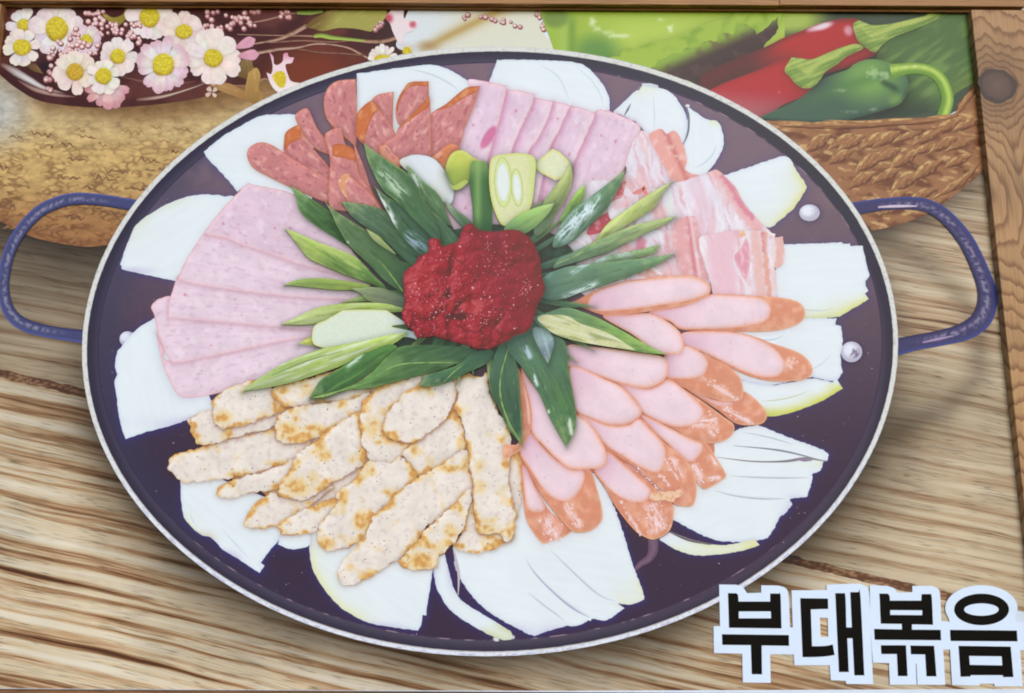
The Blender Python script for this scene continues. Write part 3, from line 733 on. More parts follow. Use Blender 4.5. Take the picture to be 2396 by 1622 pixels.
ribbon('chili_stem', [(Z(1696,0,[(1220,530),(1320,510),(1420,505),(1520,530),(1590,590),(1630,680),(1635,760),(1600,865)]), [36, 27, 25, 26, 27, 28, 28, 27], lambda v, t, x, y: mix(mix((104, 140, 62), (176, 200, 96), np.exp(-((v-0.25)/0.45)**2)), (214, 226, 180), 0.6*np.exp(-((v-0.35)/0.2)**2)*sm(0.55, 0.3, t)*sm(-0.2, 0.4, fbm(x, y, 12, 3))))], mat='print_leaf', label='printed curled stem of the green chili', across=7)
def basket_paint(c):
    x, y = c.x, c.y
    col = mix((146, 104, 74), (108, 70, 52), sm(-0.1, 0.5, fbm(x*0.6+y*0.5, y*1.4-x*0.4, 40, 3)))
    col = mix(col, (190, 150, 98), 0.8*sm(20, 4, np.abs(y-(290-0.04*(x-1900))))*sm(-0.3, 0.4, fbm(x*0.4, y*1.5, 16, 4)))
    return mix(col, (206, 176, 122), 0.7*sm(0.25, 0.6, fbm(x*0.5+y*0.3, y*1.8-x*0.5, 24, 8)))
bk = shape('woven_basket', Z(1696,0,[(240,870,1),(300,890),(500,892),(690,905),(760,885),(1000,890),(1330,868),(1370,890),(1560,850),(1690,835),(1720,760),(1860,590,1),(1960,900,1),(1930,1180,1),(1860,1300),(1770,1370),(1700,1430),(1560,1530),(1460,1590),(1250,1665),(1080,1700,1),(900,1500,1)]), basket_paint, step=3.2, mat='print_leaf', label='printed brown woven basket under the peppers')
def strand(p, w, hi=(208, 178, 120), lo=(94, 60, 44)):
    def f(v, t, x, y):
        g = fbm(t*9+y*0.02, v*2.6, 1.0, 5, 3)
        col = mix(lo, (146, 104, 72), sm(-1, 0.0, v)); col = mix(col, (178, 136, 94), sm(0.0, 0.7, g)*0.8)
        k = sm(0.15, 0.85, v+0.5*g)*sm(-0.4, 0.35, fbm(x, y, 18, 9))
        col = mix(col, hi, 0.9*k)
        return mix(col, lo, 0.8*sm(0.25, 0.7, -g)*0.6+0.5*sm(0.85, 1.0, np.abs(v)))
    return (Z(1696,0,p), w, f)
def basket_band(k, n, y0, y1, seed):
    """A row of slanted canes twisted round the stakes, following the basket's curve."""
    r = random.Random(seed)
    for j in range(n):
        t = (j+r.uniform(-0.35, 0.35))/(n-1)
        x = 300+1560*t; sag = 150*math.sin(math.pi*min(1, t*0.9+0.1))*0.0
        top = y0-(150*t**2 if t > 0.75 else 84*t**2)
        h = y1*(1-0.25*t)*r.uniform(0.8, 1.25); top += r.uniform(-22, 22)
        yield [(x-95, top+h*0.92), (x-40, top+h*0.62), (x+35, top+h*0.34), (x+120, top+h*0.05)], [2, h*0.16, h*0.19, 3]
rows = [(985, 150, 13), (1120, 175, 12), (1275, 185, 10), (1420, 170, 8), (1540, 150, 6)]
BQ = bk.Q
for ri, (yy, hh, n) in enumerate(rows):
    for p, w in basket_band(ri, n, yy, hh, ri+3):
        pp = np.array(Z(1696,0,p)); ok = inside(BQ, pp[:, 0], pp[:, 1])
        if not ok.all() or inside(PANQ, pp[:, 0], pp[:, 1]).all(): continue
        ribbon('basket_cane', [strand(p, w)], parent=bk, mat='print_leaf', across=11)
for p, w in (([(420,930),(700,925),(1000,920),(1300,900),(1560,885),(1720,850)], [3, 16, 18, 17, 15, 4]), ([(1690,860),(1760,760),(1830,670),(1870,620)], [4, 15, 14, 3]), ([(1500,1480),(1640,1400),(1770,1310),(1880,1190)], [3, 14, 16, 4])):
    ribbon('basket_rim', [strand(p, w)], parent=bk, mat='print_leaf', across=11)

# ------------------------------------------------------------------ the pan
def scuff(a, edge, hi, side):
    """Enamelled round bar: lit inner edge, scuffed outer crown."""
    def f(v, t, x, y):
        w = v*side
        col = mix(a, edge, 0.75*sm(0.55, 1.0, w))
        col = mix(col, mix(a, (24, 24, 50), 0.6), 0.7*sm(-0.55, -1.0, w))
        s = np.exp(-((w+0.12)/0.33)**2)*sm(0.0, 0.35, fbm(x*1.0, y*1.0, 9, 7, 3)+0.15)*sm(0.05, 0.2, t)*sm(0.97, 0.82, t)
        return mix(col, hi, 0.62*s)
    return f
pan = shape('pan', PAN, lambda c: mix(mix(mix((116, 97, 108), (58, 47, 66), sm(230, 1200, c.y-0.05*c.x+60)), (56, 60, 84), 0.45*sm(95, 0, np.abs(np.hypot((c.x-1146)/950, (c.y-826)/709)-0.955)*950)*sm(900, 300, c.x)), (128, 106, 112), 0.5*sm(0.15, 0.7, fbm(c.x, c.y, 90, 3))*sm(900, 200, c.y)), mat='print_pan', step=4.6, label='printed dark round two handled pan with a pale rim')
ribbon('handle', [(Z(0,400,[(1010,258),(900,240),(760,218),(620,207),(520,212),(420,238),(310,290),(200,390),(110,520),(55,660),(32,800),(35,920),(65,1020),(130,1100),(240,1155),(400,1190),(625,1222)]), [27, 27, 27, 28, 28, 28, 28, 27, 27, 27, 26, 28, 30, 30, 29, 29, 31], scuff((68, 70, 108), (86, 98, 168), (176, 172, 188), -1))], parent=pan, mat='print_pan', across=9, label='printed navy pan handle over the clay pot')
ribbon('handle', [(Z(1696,400,[(920,290),(1050,265),(1180,248),(1350,240),(1480,258),(1590,315),(1690,410),(1780,530),(1850,670),(1905,810),(1930,920),(1915,1030),(1860,1120),(1740,1190),(1560,1235),(1400,1265),(1250,1300)]), [32, 30, 29, 30, 31, 33, 35, 37, 38, 40, 46, 48, 44, 38, 36, 36, 40], scuff((62, 60, 98), (62, 80, 152), (186, 176, 194), 1))], parent=pan, mat='print_pan', across=9, label='printed navy pan handle beside the basket')
ribbon('handle_gleam', [(Z(1696,400,[(1125,270),(1200,265),(1300,262),(1410,262)]), [4, 8, 7, 3], lambda v, t, x, y: mix((214, 196, 206), (96, 92, 140), np.abs(v)**2)),
                        (Z(1696,400,[(1450,1265),(1560,1240),(1680,1215)]), [4, 10, 3], lambda v, t, x, y: mix((176, 152, 180), (80, 72, 120), np.abs(v)))], parent=pan)
def offset(Q, d): return Q-normals_closed(Q)*d
RQ = smooth_closed(PAN, 14)
def rimp(v, t, x, y):
    low = sm(850, 1300, y)
    col = mix((206, 208, 204), (214, 218, 230), low)
    col = mix(col, (150, 146, 136), 0.6*sm(0.35, 0.8, -v)*low)
    col = mix(col, (112, 116, 176), 0.55*np.exp(-((v-0.42)/0.22)**2)*low*sm(0.0, 0.3, fbm(x, y, 22, 6)))
    col = mix(col, (164, 164, 168), 0.6*sm(0.75, 1, np.abs(v)))
    return mix(col, (150, 148, 146), 0.35*sm(0.1, 0.5, fbm(x, y, 8, 2)))
def wallb(v, t, x, y):
    e = np.hypot((x-1146)/950, (y-826)/709)
    o = sm(0.945, 0.985, e)
    right = sm(1250, 1750, x)*sm(140, 420, y)
    col = mix((76, 72, 88), (54, 50, 68), o)
    col = mix(col, mix((92, 78, 88), (66, 56, 76), sm(300, 1000, y)), 0.85*right*(1-o))
    return mix(col, (48, 42, 58), 0.6*sm(0.968, 0.985, e)*(0.5+0.3*right))
ribbon('pan_wall', [([tuple(p) for p in offset(RQ, 22)], 26, wallb)], parent=pan, mat='print_pan', closed=True, across=6, step=10)
ribbon('wall_edge', [([tuple(p) for p in offset(RQ, 36)], 2.4, lambda v, t, x, y: mix((58, 50, 74), (150, 130, 140), (0.15+0.75*sm(0.0, 0.4, fbm(x, y, 30, 4)))*np.where(y < 600, sm(1250, 1500, x), sm(1150, 1350, y))))], parent=pan, closed=True, across=3, step=8)
def jag(Q, a, s): return Q+normals_closed(Q)*(a*fbm(Q[:, 0], Q[:, 1], s, 3, 3))[:, None]
RIMW = 11.5
ribbon('rim', [([tuple(p) for p in jag(offset(smooth_closed(PAN, 9), RIMW/2-1), 0.5, 9)], RIMW, rimp)], parent=pan, closed=True, across=9, step=6, label='printed pale worn pan rim')
for (x, y, rx, ry) in ((1893, 499, 24, 19.5), (1991, 824, 25, 24), (300, 794, 19, 18)):
    shape('rivet', [(x+rx*math.cos(a), y+ry*math.sin(a)) for a in np.arange(12)*math.pi/6], (lambda x, y, rx, ry: lambda c: mix(mix((218, 222, 232), (176, 174, 192), sm(0.3, 1.0, np.hypot((c.x-x+5)/rx, (c.y-y+5)/ry))), (96, 78, 112), 0.75*sm(0.45, 0.15, np.hypot((c.x-x-8)/rx, (c.y-y-3)/ry)+0.4*fbm(c.x, c.y, 8, 4))*(ry > 19.6 or rx < 20)))(x, y, rx, ry), parent=pan, step=2.6, shadow=(0.6, 5, 1, 1, (64, 58, 120)))
sp = []
for _ in range(420):
    a, r = RND.uniform(0, 6.283), math.sqrt(RND.uniform(0.25, 0.93))
    x, y = 1146+945*r*math.cos(a), 826+700*r*math.sin(a)
    s_ = RND.uniform(0.6, 1.7); c_ = mix((112, 92, 108), (196, 180, 180), RND.random()**3)
    sp.append((x, y, s_*RND.uniform(1, 2.0), s_, RND.uniform(0, 3), c_, mix(c_, (70, 58, 80), 0.5)))
dots('pan_specks', sp, parent=pan, n=5)
ribbon('pan_stain', [(Z(1200,1122,[(1030,440),(1030,520),(1000,580),(940,620),(890,670)]), [24, 24, 18, 14, 8], lambda v, t, x, y: mix((118, 92, 112), (84, 66, 88), np.clip(np.abs(v)*0.8+0.3*fbm(x, y, 6, 3), 0, 1)))], parent=pan)

# ------------------------------------------------------------------ onions
BLUE = (62, 60, 150)
def onion_paint(base=(214, 223, 228), spots=(), edge=0.35):
    def f(c):
        col = np.broadcast_to(np.asarray(base, float), (len(c.x), 3))*(1+0.012*fbm(c.x, c.y, 140, c.i))[:, None]
        col = col*(1+0.012*fbm(c.al*0.2, c.ac*1.6, 18, c.i+3))[:, None]
        col = mix(col, (182, 196, 218), edge*sm(9, 0, c.d))
        for (x, y, rx, ry, cc, k) in spots:
            col = mix(col, cc, k*sm(1.3, 0.2, np.hypot((c.x-x)/(rx*1.3), (c.y-y)/(ry*1.3)))*(0.15+0.85*np.exp(-(c.d/13.0)**1.5)))
        return col
    return f
YEL, YG, LILAC = (206, 206, 128), (212, 214, 162), (176, 170, 206)
def onion(pts, spots=(), lines=(), label=None, rough=(1.4, 14), halo=0.5, base=(214, 223, 228), hw=7, smooth=True):
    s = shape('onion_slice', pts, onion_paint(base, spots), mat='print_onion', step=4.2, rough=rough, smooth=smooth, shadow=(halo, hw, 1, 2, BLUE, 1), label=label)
    if lines:
        for p, w, k in lines:
            if k[0] < 130 or k[0] in (190, 206):      # gaps and root ends: narrow strokes
                ribbon('onion_layer', [(p, w, (lambda k: lambda v, t, x, y: mix(k, base, np.clip(np.abs(v)**2*0.6, 0, 1)))(k))], parent=s, mat='print_onion', across=5)
            else:                                     # layer edges: sharp on one side, fading on the other
                ribbon('onion_layer', [(p, [q*3.2 for q in w], (lambda k: lambda v, t, x, y: mix(base, k, np.where(v < 0, np.exp(-(v/0.16)**2), 0.5*np.exp(-v/0.30)+0.5*np.exp(-(v/0.16)**2))*(1-np.abs(2*t-1)**5)*(1-np.abs(v)**4)))(k))], parent=s, mat='print_onion', across=15)
    return s
LN = (166, 180, 196); LD = (112, 116, 130)
z00 = lambda p: Z(0,0,p)
onion(Z(0,0,[(1505,1120,1),(1640,1010),(1760,940),(1910,862),(2050,848),(2172,850),(2300,900),(2300,1500,1),(2100,1500),(1850,1380),(1750,1412,1),(1690,1340),(1600,1240),(1530,1170)]), label='printed onion slice under the salami')
onion(Z(600,0,[(740,548,1),(900,525),(1100,500),(1290,482),(1420,520),(1560,605),(1650,700),(1500,900),(1290,1100),(740,1000,1)]), label='printed onion slice behind the salami tops', lines=[(Z(600,0,[(1100,505),(1300,560),(1450,640),(1520,720)]), [1, 4, 4, 1], LN)])
onion(Z(1200,0,[(-115,445,1),(100,446),(300,452),(430,460),(540,495),(640,600),(690,680),(712,760),(705,850,1),(300,950,1),(-160,800,1),(-172,605,1)]), label='printed wide onion slice under the top rim', lines=[(Z(1200,0,[(180,470),(320,560),(390,680),(420,780)]), [1, 4, 4, 1], (180, 194, 208)), (Z(1200,0,[(450,480),(580,600),(650,720),(670,830)]), [1, 3, 3, 1], (180, 194, 208))])
onion(Z(1200,0,[(738,828,1),(850,720),(935,650,1),(960,640),(1080,652),(1165,690),(1230,770),(1275,860),(1287,960),(1252,1062,1),(1100,1100,1),(900,900,1)]), lines=[(Z(1200,0,[(820,855),(850,800),(866,768)]), [2, 6, 1.5], (96, 98, 108)), (Z(1200,0,[(1030,700),(1040,850),(1035,980)]), [1, 4, 1], (184, 196, 210)), (Z(1200,0,[(948,628),(1000,632),(1068,640)]), [5, 9, 4], (190, 198, 208)), (Z(1200,0,[(920,670),(930,652),(940,640)]), [4, 5, 3], (96, 84, 96))], spots=[(1510, 215, 26, 20, YG, 0.4)], label='printed onion half with a root tip')
onion(Z(1200,0,[(1275,790,1),(1300,800),(1420,880),(1505,900),(1540,980),(1548,1070),(1500,1180),(1400,1297),(1270,1310,1),(1230,1150,1),(1285,960)]), lines=[(Z(1200,0,[(1275,785),(1292,860),(1290,960),(1270,1030),(1250,1062)]), [3, 5, 5, 5, 2], (92, 90, 100)), (Z(1200,0,[(1500,1060),(1460,1150),(1390,1215),(1320,1245)]), [2, 6, 6, 1], (180, 194, 210)), (Z(1200,0,[(1268,788),(1285,782),(1298,790)]), [4, 7, 4], (206, 206, 206))], spots=[(1672, 287, 14, 12, YG, 0.5)])
onion(Z(1200,0,[(1540,1300,1),(1700,1245),(1850,1195),(1975,1155),(2035,1172),(2080,1250),(2110,1300),(2155,1375),(2130,1440),(2060,1540),(1970,1620),(1880,1680),(1780,1640,1),(1600,1450,1)]), spots=[(1868, 455, 44, 60, YEL, 0.75), (1830, 510, 60, 26, YEL, 0.5)], label='printed onion slice with a yellow edge near the rivet', rough=(2.0, 11))
onion(Z(1696,400,[(400,545,1),(700,536,1),(860,528,1),(866,540,1),(916,536,1),(920,556,1),(1008,553,1),(1025,620),(1040,700),(1062,770,1),(1030,815,1),(1030,835),(1050,885,1),(1028,905,1),(1054,945,1),(950,1010),(840,1072,1),(700,1090),(580,1092,1),(340,920,1)]), spots=[(2000, 715, 70, 22, YEL, 0.9), (1940, 738, 90, 18, YEL, 0.7)], label='printed wide onion slice reaching the rim', lines=[(Z(1696,400,[(420,980),(560,1020),(700,1030),(800,1010)]), [1, 4, 4, 1], (190, 198, 190))], rough=(1.6, 9))
onion(Z(1696,800,[(-250,60,1),(200,-140,1),(600,-170,1),(818,-170,1),(808,-125,1),(852,-115,1),(862,0),(848,110),(862,230,1),(800,290),(640,260,1),(300,330,1),(0,250,1)]), lines=[(Z(1696,800,[(60,-60),(240,-15),(380,-20),(470,-80)]), [1, 4, 5, 1], (172, 180, 200)), (Z(1696,800,[(560,240),(700,170),(800,80)]), [1, 4, 1], (178, 188, 204))], rough=(1.6, 9))
onion(Z(1696,800,[(60,270,1),(300,320),(480,300),(640,270),(790,300,1),(820,272,1),(862,345,1),(720,430),(580,490),(450,530),(300,545),(150,440,1)]), spots=[(1925, 935, 66, 18, (196, 198, 84), 0.95), (1850, 960, 60, 14, (196, 198, 84), 0.95), (1795, 968, 30, 14, (190, 192, 80), 0.9), (1958, 912, 30, 12, (196, 198, 84), 0.9)], lines=[(Z(1696,800,[(230,440),(380,430),(520,400),(640,350)]), [1, 3.5, 3.5, 1], (178, 178, 120))], label='printed onion slice with a bright yellow green skin')
onion(Z(1696,800,[(-330,900,1),(0,700,1),(110,640),(240,612,1),(460,700),(700,790),(765,830,1),(745,876,1),(724,880),(700,945),(660,965),(636,978,1),(642,1015,1),(620,1080),(600,1142,1),(473,1155,1),(492,1200,1),(440,1260),(400,1290),(360,1370),(310,1445,1),(150,1470),(-100,1450),(-400,1300,1)]), lines=[(Z(1696,800,[(100,660),(300,700),(480,750),(520,770)]), [1, 3, 4, 1], (150, 160, 176)), (Z(1696,800,[(60,765),(330,790),(480,815),(660,860),(740,878)]), [1, 3, 5, 4, 1], LD), (Z(1696,800,[(-60,850),(200,880),(430,880),(600,858),(740,880)]), [1, 3, 4, 8, 2], (108, 104, 112)), (Z(1696,800,[(0,985),(250,1000),(450,1003),(640,1000)]), [1, 3.5, 4, 2], (140, 148, 160)), (Z(1696,800,[(-120,1080),(50,1130),(250,1155),(475,1155)]), [1, 4, 5, 2], (146, 154, 168)), (Z(1696,800,[(520,865),(580,872),(640,872)]), [2, 7, 2], (120, 96, 130))], spots=[(1890, 1085, 40, 10, YG, 0.6), (1850, 1200, 30, 60, LILAC, 0.35)], label='printed fan of onion layers near the lower rim', rough=(2.0, 8), halo=0.8)
onion(Z(1200,1122,[(1075,440,1),(1160,385,1),(1250,430),(1400,475),(1600,478),(1760,440),(1795,460,1),(1812,482,1),(1700,520),(1500,553),(1330,556),(1200,515)]), spots=[(1680, 1285, 120, 16, YG, 0.7), (1760, 1275, 24, 16, YEL, 0.7)], lines=[(Z(1200,1122,[(1155,388),(1250,430),(1340,458),(1480,478)]), [3, 7, 5, 1], (84, 74, 70))], halo=0.6, rough=(1.4, 10), label='printed thin curved onion rind at the lower rim')
onion(Z(1200,1122,[(-440,500,1),(-430,560),(-407,690),(-287,870),(-137,1000),(63,1110),(160,1152,1),(240,1120),(400,1075,1),(480,1072),(585,1022,1),(690,1032),(822,945,1),(765,908,1),(860,920),(967,882,1),(945,790),(890,650),(840,490),(770,270),(640,-50,1),(0,0,1)]), lines=[(Z(1200,1122,[(80,560),(170,700),(330,860),(460,960),(580,1022)]), [1, 4, 5, 7, 4], (134, 134, 168)), (Z(1200,1122,[(100,820),(220,920),(330,1000),(400,1060)]), [1, 4, 4, 1], (156, 166, 184)), (Z(1200,1122,[(240,480),(420,660),(620,840),(770,905)]), [1, 4, 5, 3], (156, 166, 184))], spots=[(1470, 1385, 44, 30, YG, 0.6), (1260, 1470, 60, 20, LILAC, 0.4)], label='printed big onion fan below the sausages', rough=(1.8, 9), halo=0.8)
onion(Z(600,1122,[(1300,655,1),(1330,580),(1385,545,1),(1410,640),(1440,760),(1475,842),(1530,905),(1700,1010),(1870,1115,1),(1893,1165,1),(1850,1178),(1780,1170),(1600,1080),(1430,960),(1330,800)]), spots=[(1170, 1480, 44, 20, (190, 196, 140), 0.7), (1060, 1330, 16, 50, LILAC, 0.5)], label='printed slim curved onion strip', halo=0.7)
ribbon('onion_sliver', [(Z(600,1122,[(1452,520),(1475,620),(1490,720),(1485,850)]), [3, 6, 6, 2], lambda v, t, x, y: mix((206, 200, 198), (112, 90, 116), np.abs(v)**2))], mat='print_onion')
dots('onion_crumb', [(600+1765*.3179, 1122+1175*.3179, 8, 5, 0.3, (212, 214, 206), (168, 164, 160)), (600+1892*.3179, 1122+1160*.3179, 3, 5, 0.2, (202, 206, 210), (150, 150, 170))])
onion(Z(600,1122,[(393,360,1),(393,480),(400,580),(430,690),(520,830),(630,950,1),(700,990),(780,1035),(900,1070),(1050,1092),(1190,1112,1),(1215,1060),(1225,995,1),(1250,1000,1),(1265,880),(1285,760),(1302,640,1),(1000,400,1),(450,300,1)]), spots=[(760, 1370, 44, 70, YG, 0.75), (820, 1430, 60, 30, YG, 0.7), (735, 1310, 24, 60, YG, 0.5), (900, 1468, 60, 14, LILAC, 0.4)], label='printed onion slice under the pork at the bottom', halo=0.8)
onion(Z(0,1122,[(1335,-40,1),(1335,60),(1340,180),(1360,280),(1420,355),(1490,410),(1560,430),(1650,520),(1750,580),(1915,688,1),(1950,632,1),(1920,612,1),(2000,510),(2100,400,1),(2000,150,1),(1500,-60,1)]), spots=[(445, 1235, 22, 30, YG, 0.6), (480, 1255, 30, 16, (196, 186, 160), 0.6), (540, 1300, 26, 14, LILAC, 0.5)], lines=[(Z(0,1122,[(1400,200),(1420,300),(1480,380)]), [1, 4, 1], (186, 196, 200)), (Z(0,1122,[(1620,350),(1760,500),(1850,600)]), [1, 4, 1], (182, 194, 212))], label='printed onion slice under the pork at the lower edge', halo=0.85)
onion(Z(600,1122,[(162,475,1),(200,400),(400,380,1),(395,480),(330,505),(260,512),(200,495)]), halo=0.6)
onion(Z(0,400,[(890,690,1),(930,570),(975,460),(1000,410),(1080,340),(1250,240),(1400,190),(1530,176),(1650,190),(1740,225),(1700,600,1),(1310,815,1),(1200,795),(1080,768),(915,730),(900,710)]), spots=[(335, 535, 30, 60, (206, 212, 188), 0.6), (400, 480, 60, 20, (206, 212, 192), 0.6), (330, 632, 40, 8, LILAC, 0.6)], label='printed onion slice beside the ham fan')
onion(Z(0,800,[(870,70,1),(1000,-80),(1145,-175,1),(1400,100,1),(1600,520,1),(1420,565),(1250,620),(1080,665),(930,716,1),(905,650),(880,540),(862,400),(848,310),(868,240,1),(850,170)]), spots=[(390, 985, 90, 14, LILAC, 0.5)], label='printed onion slice below the ham fan', halo=0.75)

# ------------------------------------------------------------------ meats
def ham_paint(base=(217, 197, 211), edge=(224, 190, 196), ang=0.25, spot=0.55, grad=None):
    ca, sa = math.cos(ang), math.sin(ang)
    def f(c):
        a = c.x*ca+c.y*sa; b_ = -c.x*sa+c.y*ca
        col = np.asarray(base, float)*(1+0.035*fbm(c.x, c.y, 44, c.i))[:, None]
        n = fbm(a*0.5, b_*1.25, 11, c.i+5, 2)
        col = mix(col, (188, 156, 178), spot*0.8*sm(0.34, 0.7, n))
        col = mix(col, (200, 170, 190), 0.30*sm(0.1, 0.6, fbm(a*0.06, b_*0.9, 7, c.i+13, 2)))
        col = mix(col, (228, 212, 222), 0.5*sm(0.2, 0.6, fbm(a, b_, 26, c.i+9)))
        n2 = perlin(a/17.0, b_/9.0, c.i+31)
        col = mix(col, (190, 108, 134), 0.75*sm(0.72, 0.84, n2))
        col = mix(col, edge, 0.7*sm(11, 2, c.d))
        col = mix(col, (192, 146, 160), 0.65*sm(2.6, 0, c.d))
        if grad is not None: col = grad(c, col)
        return relief(c, col, 0.04, 12)
    return f
HS = (0.42, 5, -1.5, 3, (168, 116, 132))
# big ham slices fanned on the left, lowest first
L5 = [(1150,1180,1),(1210,1300),(1270,1400),(1800,1300,1),(2202,1200),(2700,1200,1),(2600,1400,1),(2200,1490),(1990,1540),(1790,1590),(1600,1640),(1420,1672),(1330,1660),(1270,1580),(1200,1420)]
L4 = [(1118,1000),(1180,942),(1300,925),(1500,1000,1),(2700,1100,1),(2750,1200,1),(2202,1240),(1800,1320),(1420,1400),(1320,1415),(1265,1405),(1200,1290),(1160,1170),(1140,1060)]
L3 = [(1240,1090,1),(1245,980),(1275,880),(1310,770,1),(1700,800,1),(2700,900,1),(2800,1000,1),(2700,1200,1),(2202,1170),(1700,1125)]
L2 = [(1345,815),(1335,750),(1380,650),(1440,555),(1500,465,1),(1900,520,1),(2700,800,1),(2800,960,1),(2202,937),(1700,880)]
L1 = [(1515,470),(1560,385),(1640,285),(1720,200),(1780,135),(1830,95,1),(1900,112),(2000,130),(2170,180),(2400,330),(2600,600),(2800,860,1),(2202,690),(1900,590),(1650,500)]
shape('ham_slice', Z(0,400,L5), ham_paint(ang=-0.25), mat='print_meat', shadow=(0.5, 8, -2, 3, (150, 140, 170)), label='printed lowest slice of the ham fan')
shape('ham_slice', Z(0,400,L4), ham_paint(ang=-0.05), mat='print_meat', shadow=HS, rough=(1.2, 14))
shape('ham_slice', Z(0,400,L3), ham_paint(ang=0.1), mat='print_meat', shadow=HS)
shape('ham_slice', Z(0,400,L2), ham_paint(ang=0.2), mat='print_meat', shadow=HS)
shape('ham_slice', Z(0,400,L1), ham_paint(base=(212, 188, 204), ang=0.3, spot=0.7), mat='print_meat', shadow=HS, rough=(1.5, 12), label='printed top slice of the ham fan')
# upright ham slices at the top
shape('ham_slice', Z(600,0,[(1380,1150),(1700,1000),(2200,1000),(2450,1300),(2300,1800,1),(1500,1800,1),(1360,1450)]), ham_paint(base=(208, 178, 200), ang=-1.2, spot=0.7), mat='print_meat', label='printed ham behind the leek and stalk')
def seamgrad(dark):
    def g(c, col):
        # each upright slice: cut face pink on its seam side, pale towards the next one
        return mix(mix(col, (204, 160, 190), 0.55*sm(26, 2, c.d)*sm(0.1, 0.8, -c.nx)), (226, 208, 218), 0.5*sm(24, 3, c.d)*sm(0.2, 0.8, c.nx))
    return g
US = (0.6, 5, 3.5, 0, (176, 108, 146))
TS = [[(590,840),(700,822),(850,880),(925,925),(935,970),(900,1080),(840,1200),(780,1300),(640,1420),(380,1560,1),(430,1240),(520,1040)],
      [(405,785,1),(500,800),(605,842,1),(595,880),(530,1020),(440,1230),(380,1400),(200,1560,1),(270,1150)],
      [(285,750,1),(350,762),(425,782,1),(400,830),(340,970),(270,1110),(180,1500,1),(60,1500,1),(110,1150)],
      [(148,720,1),(220,735),(295,752,1),(270,850),(190,1020),(110,1160),(100,1500,1),(-60,1500,1),(0,1100)],
      [(-47,665,1),(50,672),(158,700,1),(140,780),(70,930),(-10,1130),(-60,1400,1),(-210,1400,1),(-190,1180),(-110,900)]]
for k, t in enumerate(TS):
    shape('ham_slice', Z(1200,0,t), ham_paint(base=(213, 188, 206), ang=-1.2, spot=0.6, grad=seamgrad(k)), mat='print_meat', shadow=US, rough=(1.3, 12), label=('printed upright ham slice nearest the bacon' if k == 0 else None))
shape('ham_slice', Z(600,0,[(1555,600),(1650,598),(1750,618),(1845,640,1),(1830,720),(1785,900),(1740,1060),(1690,1225,1),(1640,1210),(1480,1100,1),(1440,1060,1),(1530,880),(1600,740)]), ham_paint(base=(214, 190, 208), ang=-1.2, spot=0.6, grad=lambda c, col: mix(mix(col, (226, 206, 218), 0.6*sm(30, 4, np.abs(c.x-1105+0.3*(c.y-200)))), (198, 104, 146), 0.85*sm(1.15, 0.75, np.hypot(((c.x-1143)*0.85+(c.y-323)*0.53)/12, (-(c.x-1143)*0.53+(c.y-323)*0.85)/32)))), mat='print_meat', shadow=US, label='printed upright ham slice with a dark pink stain')

def sal_paint(base=(190, 124, 124), skin=None):
    def f(c):
        col = np.asarray(base, float)*(1+0.05*fbm(c.x, c.y, 40, c.i))[:, None]
        n = fbm(c.al*0.55, c.ac*1.1, 16, c.i, 3)
        col = mix(col, (218, 168, 160), 0.75*sm(0.05, 0.6, n))
        col = mix(col, (158, 88, 102), 0.6*sm(0.2, 0.6, -fbm(c.al*0.5, c.ac*1.2, 13, c.i+4, 3)))
        col = mix(col, (112, 62, 70), 0.6*sm(0.60, 0.72, perlin(c.x/7.0, c.y/6.0, c.i+9)))
        col = mix(col, (206, 138, 108), 0.6*sm(6, 1, c.d))
        col = mix(col, (158, 88, 76), 0.5*sm(2.4, 0, c.d))
        return relief(c, col, 0.10, 10)
    return f
def skin_paint(c):
    col = mix((190, 108, 66), (206, 142, 100), sm(0.0, 0.6, fbm(c.x, c.y, 22, c.i)))
    return mix(col, (150, 78, 50), 0.5*sm(5, 0, c.d))
SS = (0.55, 5, 1.5, 3, (110, 60, 62))
def sal(pts, skin=None, label=None, base=(190, 124, 124), skin_c=skin_paint):
    s = shape('salami_slice', Z(600,0,pts), sal_paint(base), mat='print_meat', shadow=SS, step=3.2, label=label)
    for k in (skin or []):
        shape('sausage_skin', Z(600,0,k), skin_c, parent=s, mat='print_meat', step=3.2)
    return s
sal([(290,850),(370,800),(410,860),(450,950),(510,1030),(560,1150,1),(440,1100),(350,1000),(310,930)])
sal([(500,730),(530,650),(600,600),(735,587,1),(742,800),(740,960),(735,1090,1),(640,1000),(540,910),(505,830)], [[(505,830),(540,905),(610,970),(680,1040),(640,1010),(560,940)]], label='printed tall salami slice against the rim')
sal([(850,745),(900,700),(1012,680,1),(1008,800),(1005,960,1),(930,850),(880,780)])
sal([(1028,860),(1033,770),(1080,670),(1130,615),(1268,607,1),(1272,740,1),(1150,870),(1060,930)], [[(1030,800),(1045,730),(1085,660),(1135,610),(1268,603,1),(1268,640,1),(1150,640),(1090,690),(1055,760),(1040,830)]], label='printed salami slice with an orange skin edge')
sal([(735,930),(755,830),(850,748),(920,830),(1000,940),(1030,1030),(1000,1180,1),(860,1160,1),(800,1080),(740,1010)], [[(733,935),(750,830),(850,747),(905,810,1),(860,860),(830,930),(805,1010),(795,1070,1),(745,1005)]], label='printed salami slice with a broad orange skin')
sal([(1285,850),(1400,770),(1540,660),(1645,640,1),(1610,760),(1540,930),(1480,1090),(1290,1170,1),(1285,1000)], [[(1330,815),(1400,768),(1540,655),(1645,638,1),(1620,680),(1540,720),(1430,790)]], label='printed salami slice leaning on the upright ham')
sal([(1015,1010),(1060,930),(1150,860),(1275,715,1),(1285,850),(1290,1160,1),(1130,1180),(1060,1230),(960,1150),(940,1060)], [[(1040,960),(1100,890),(1180,810),(1275,713,1),(1270,790),(1200,840),(1120,900)]])
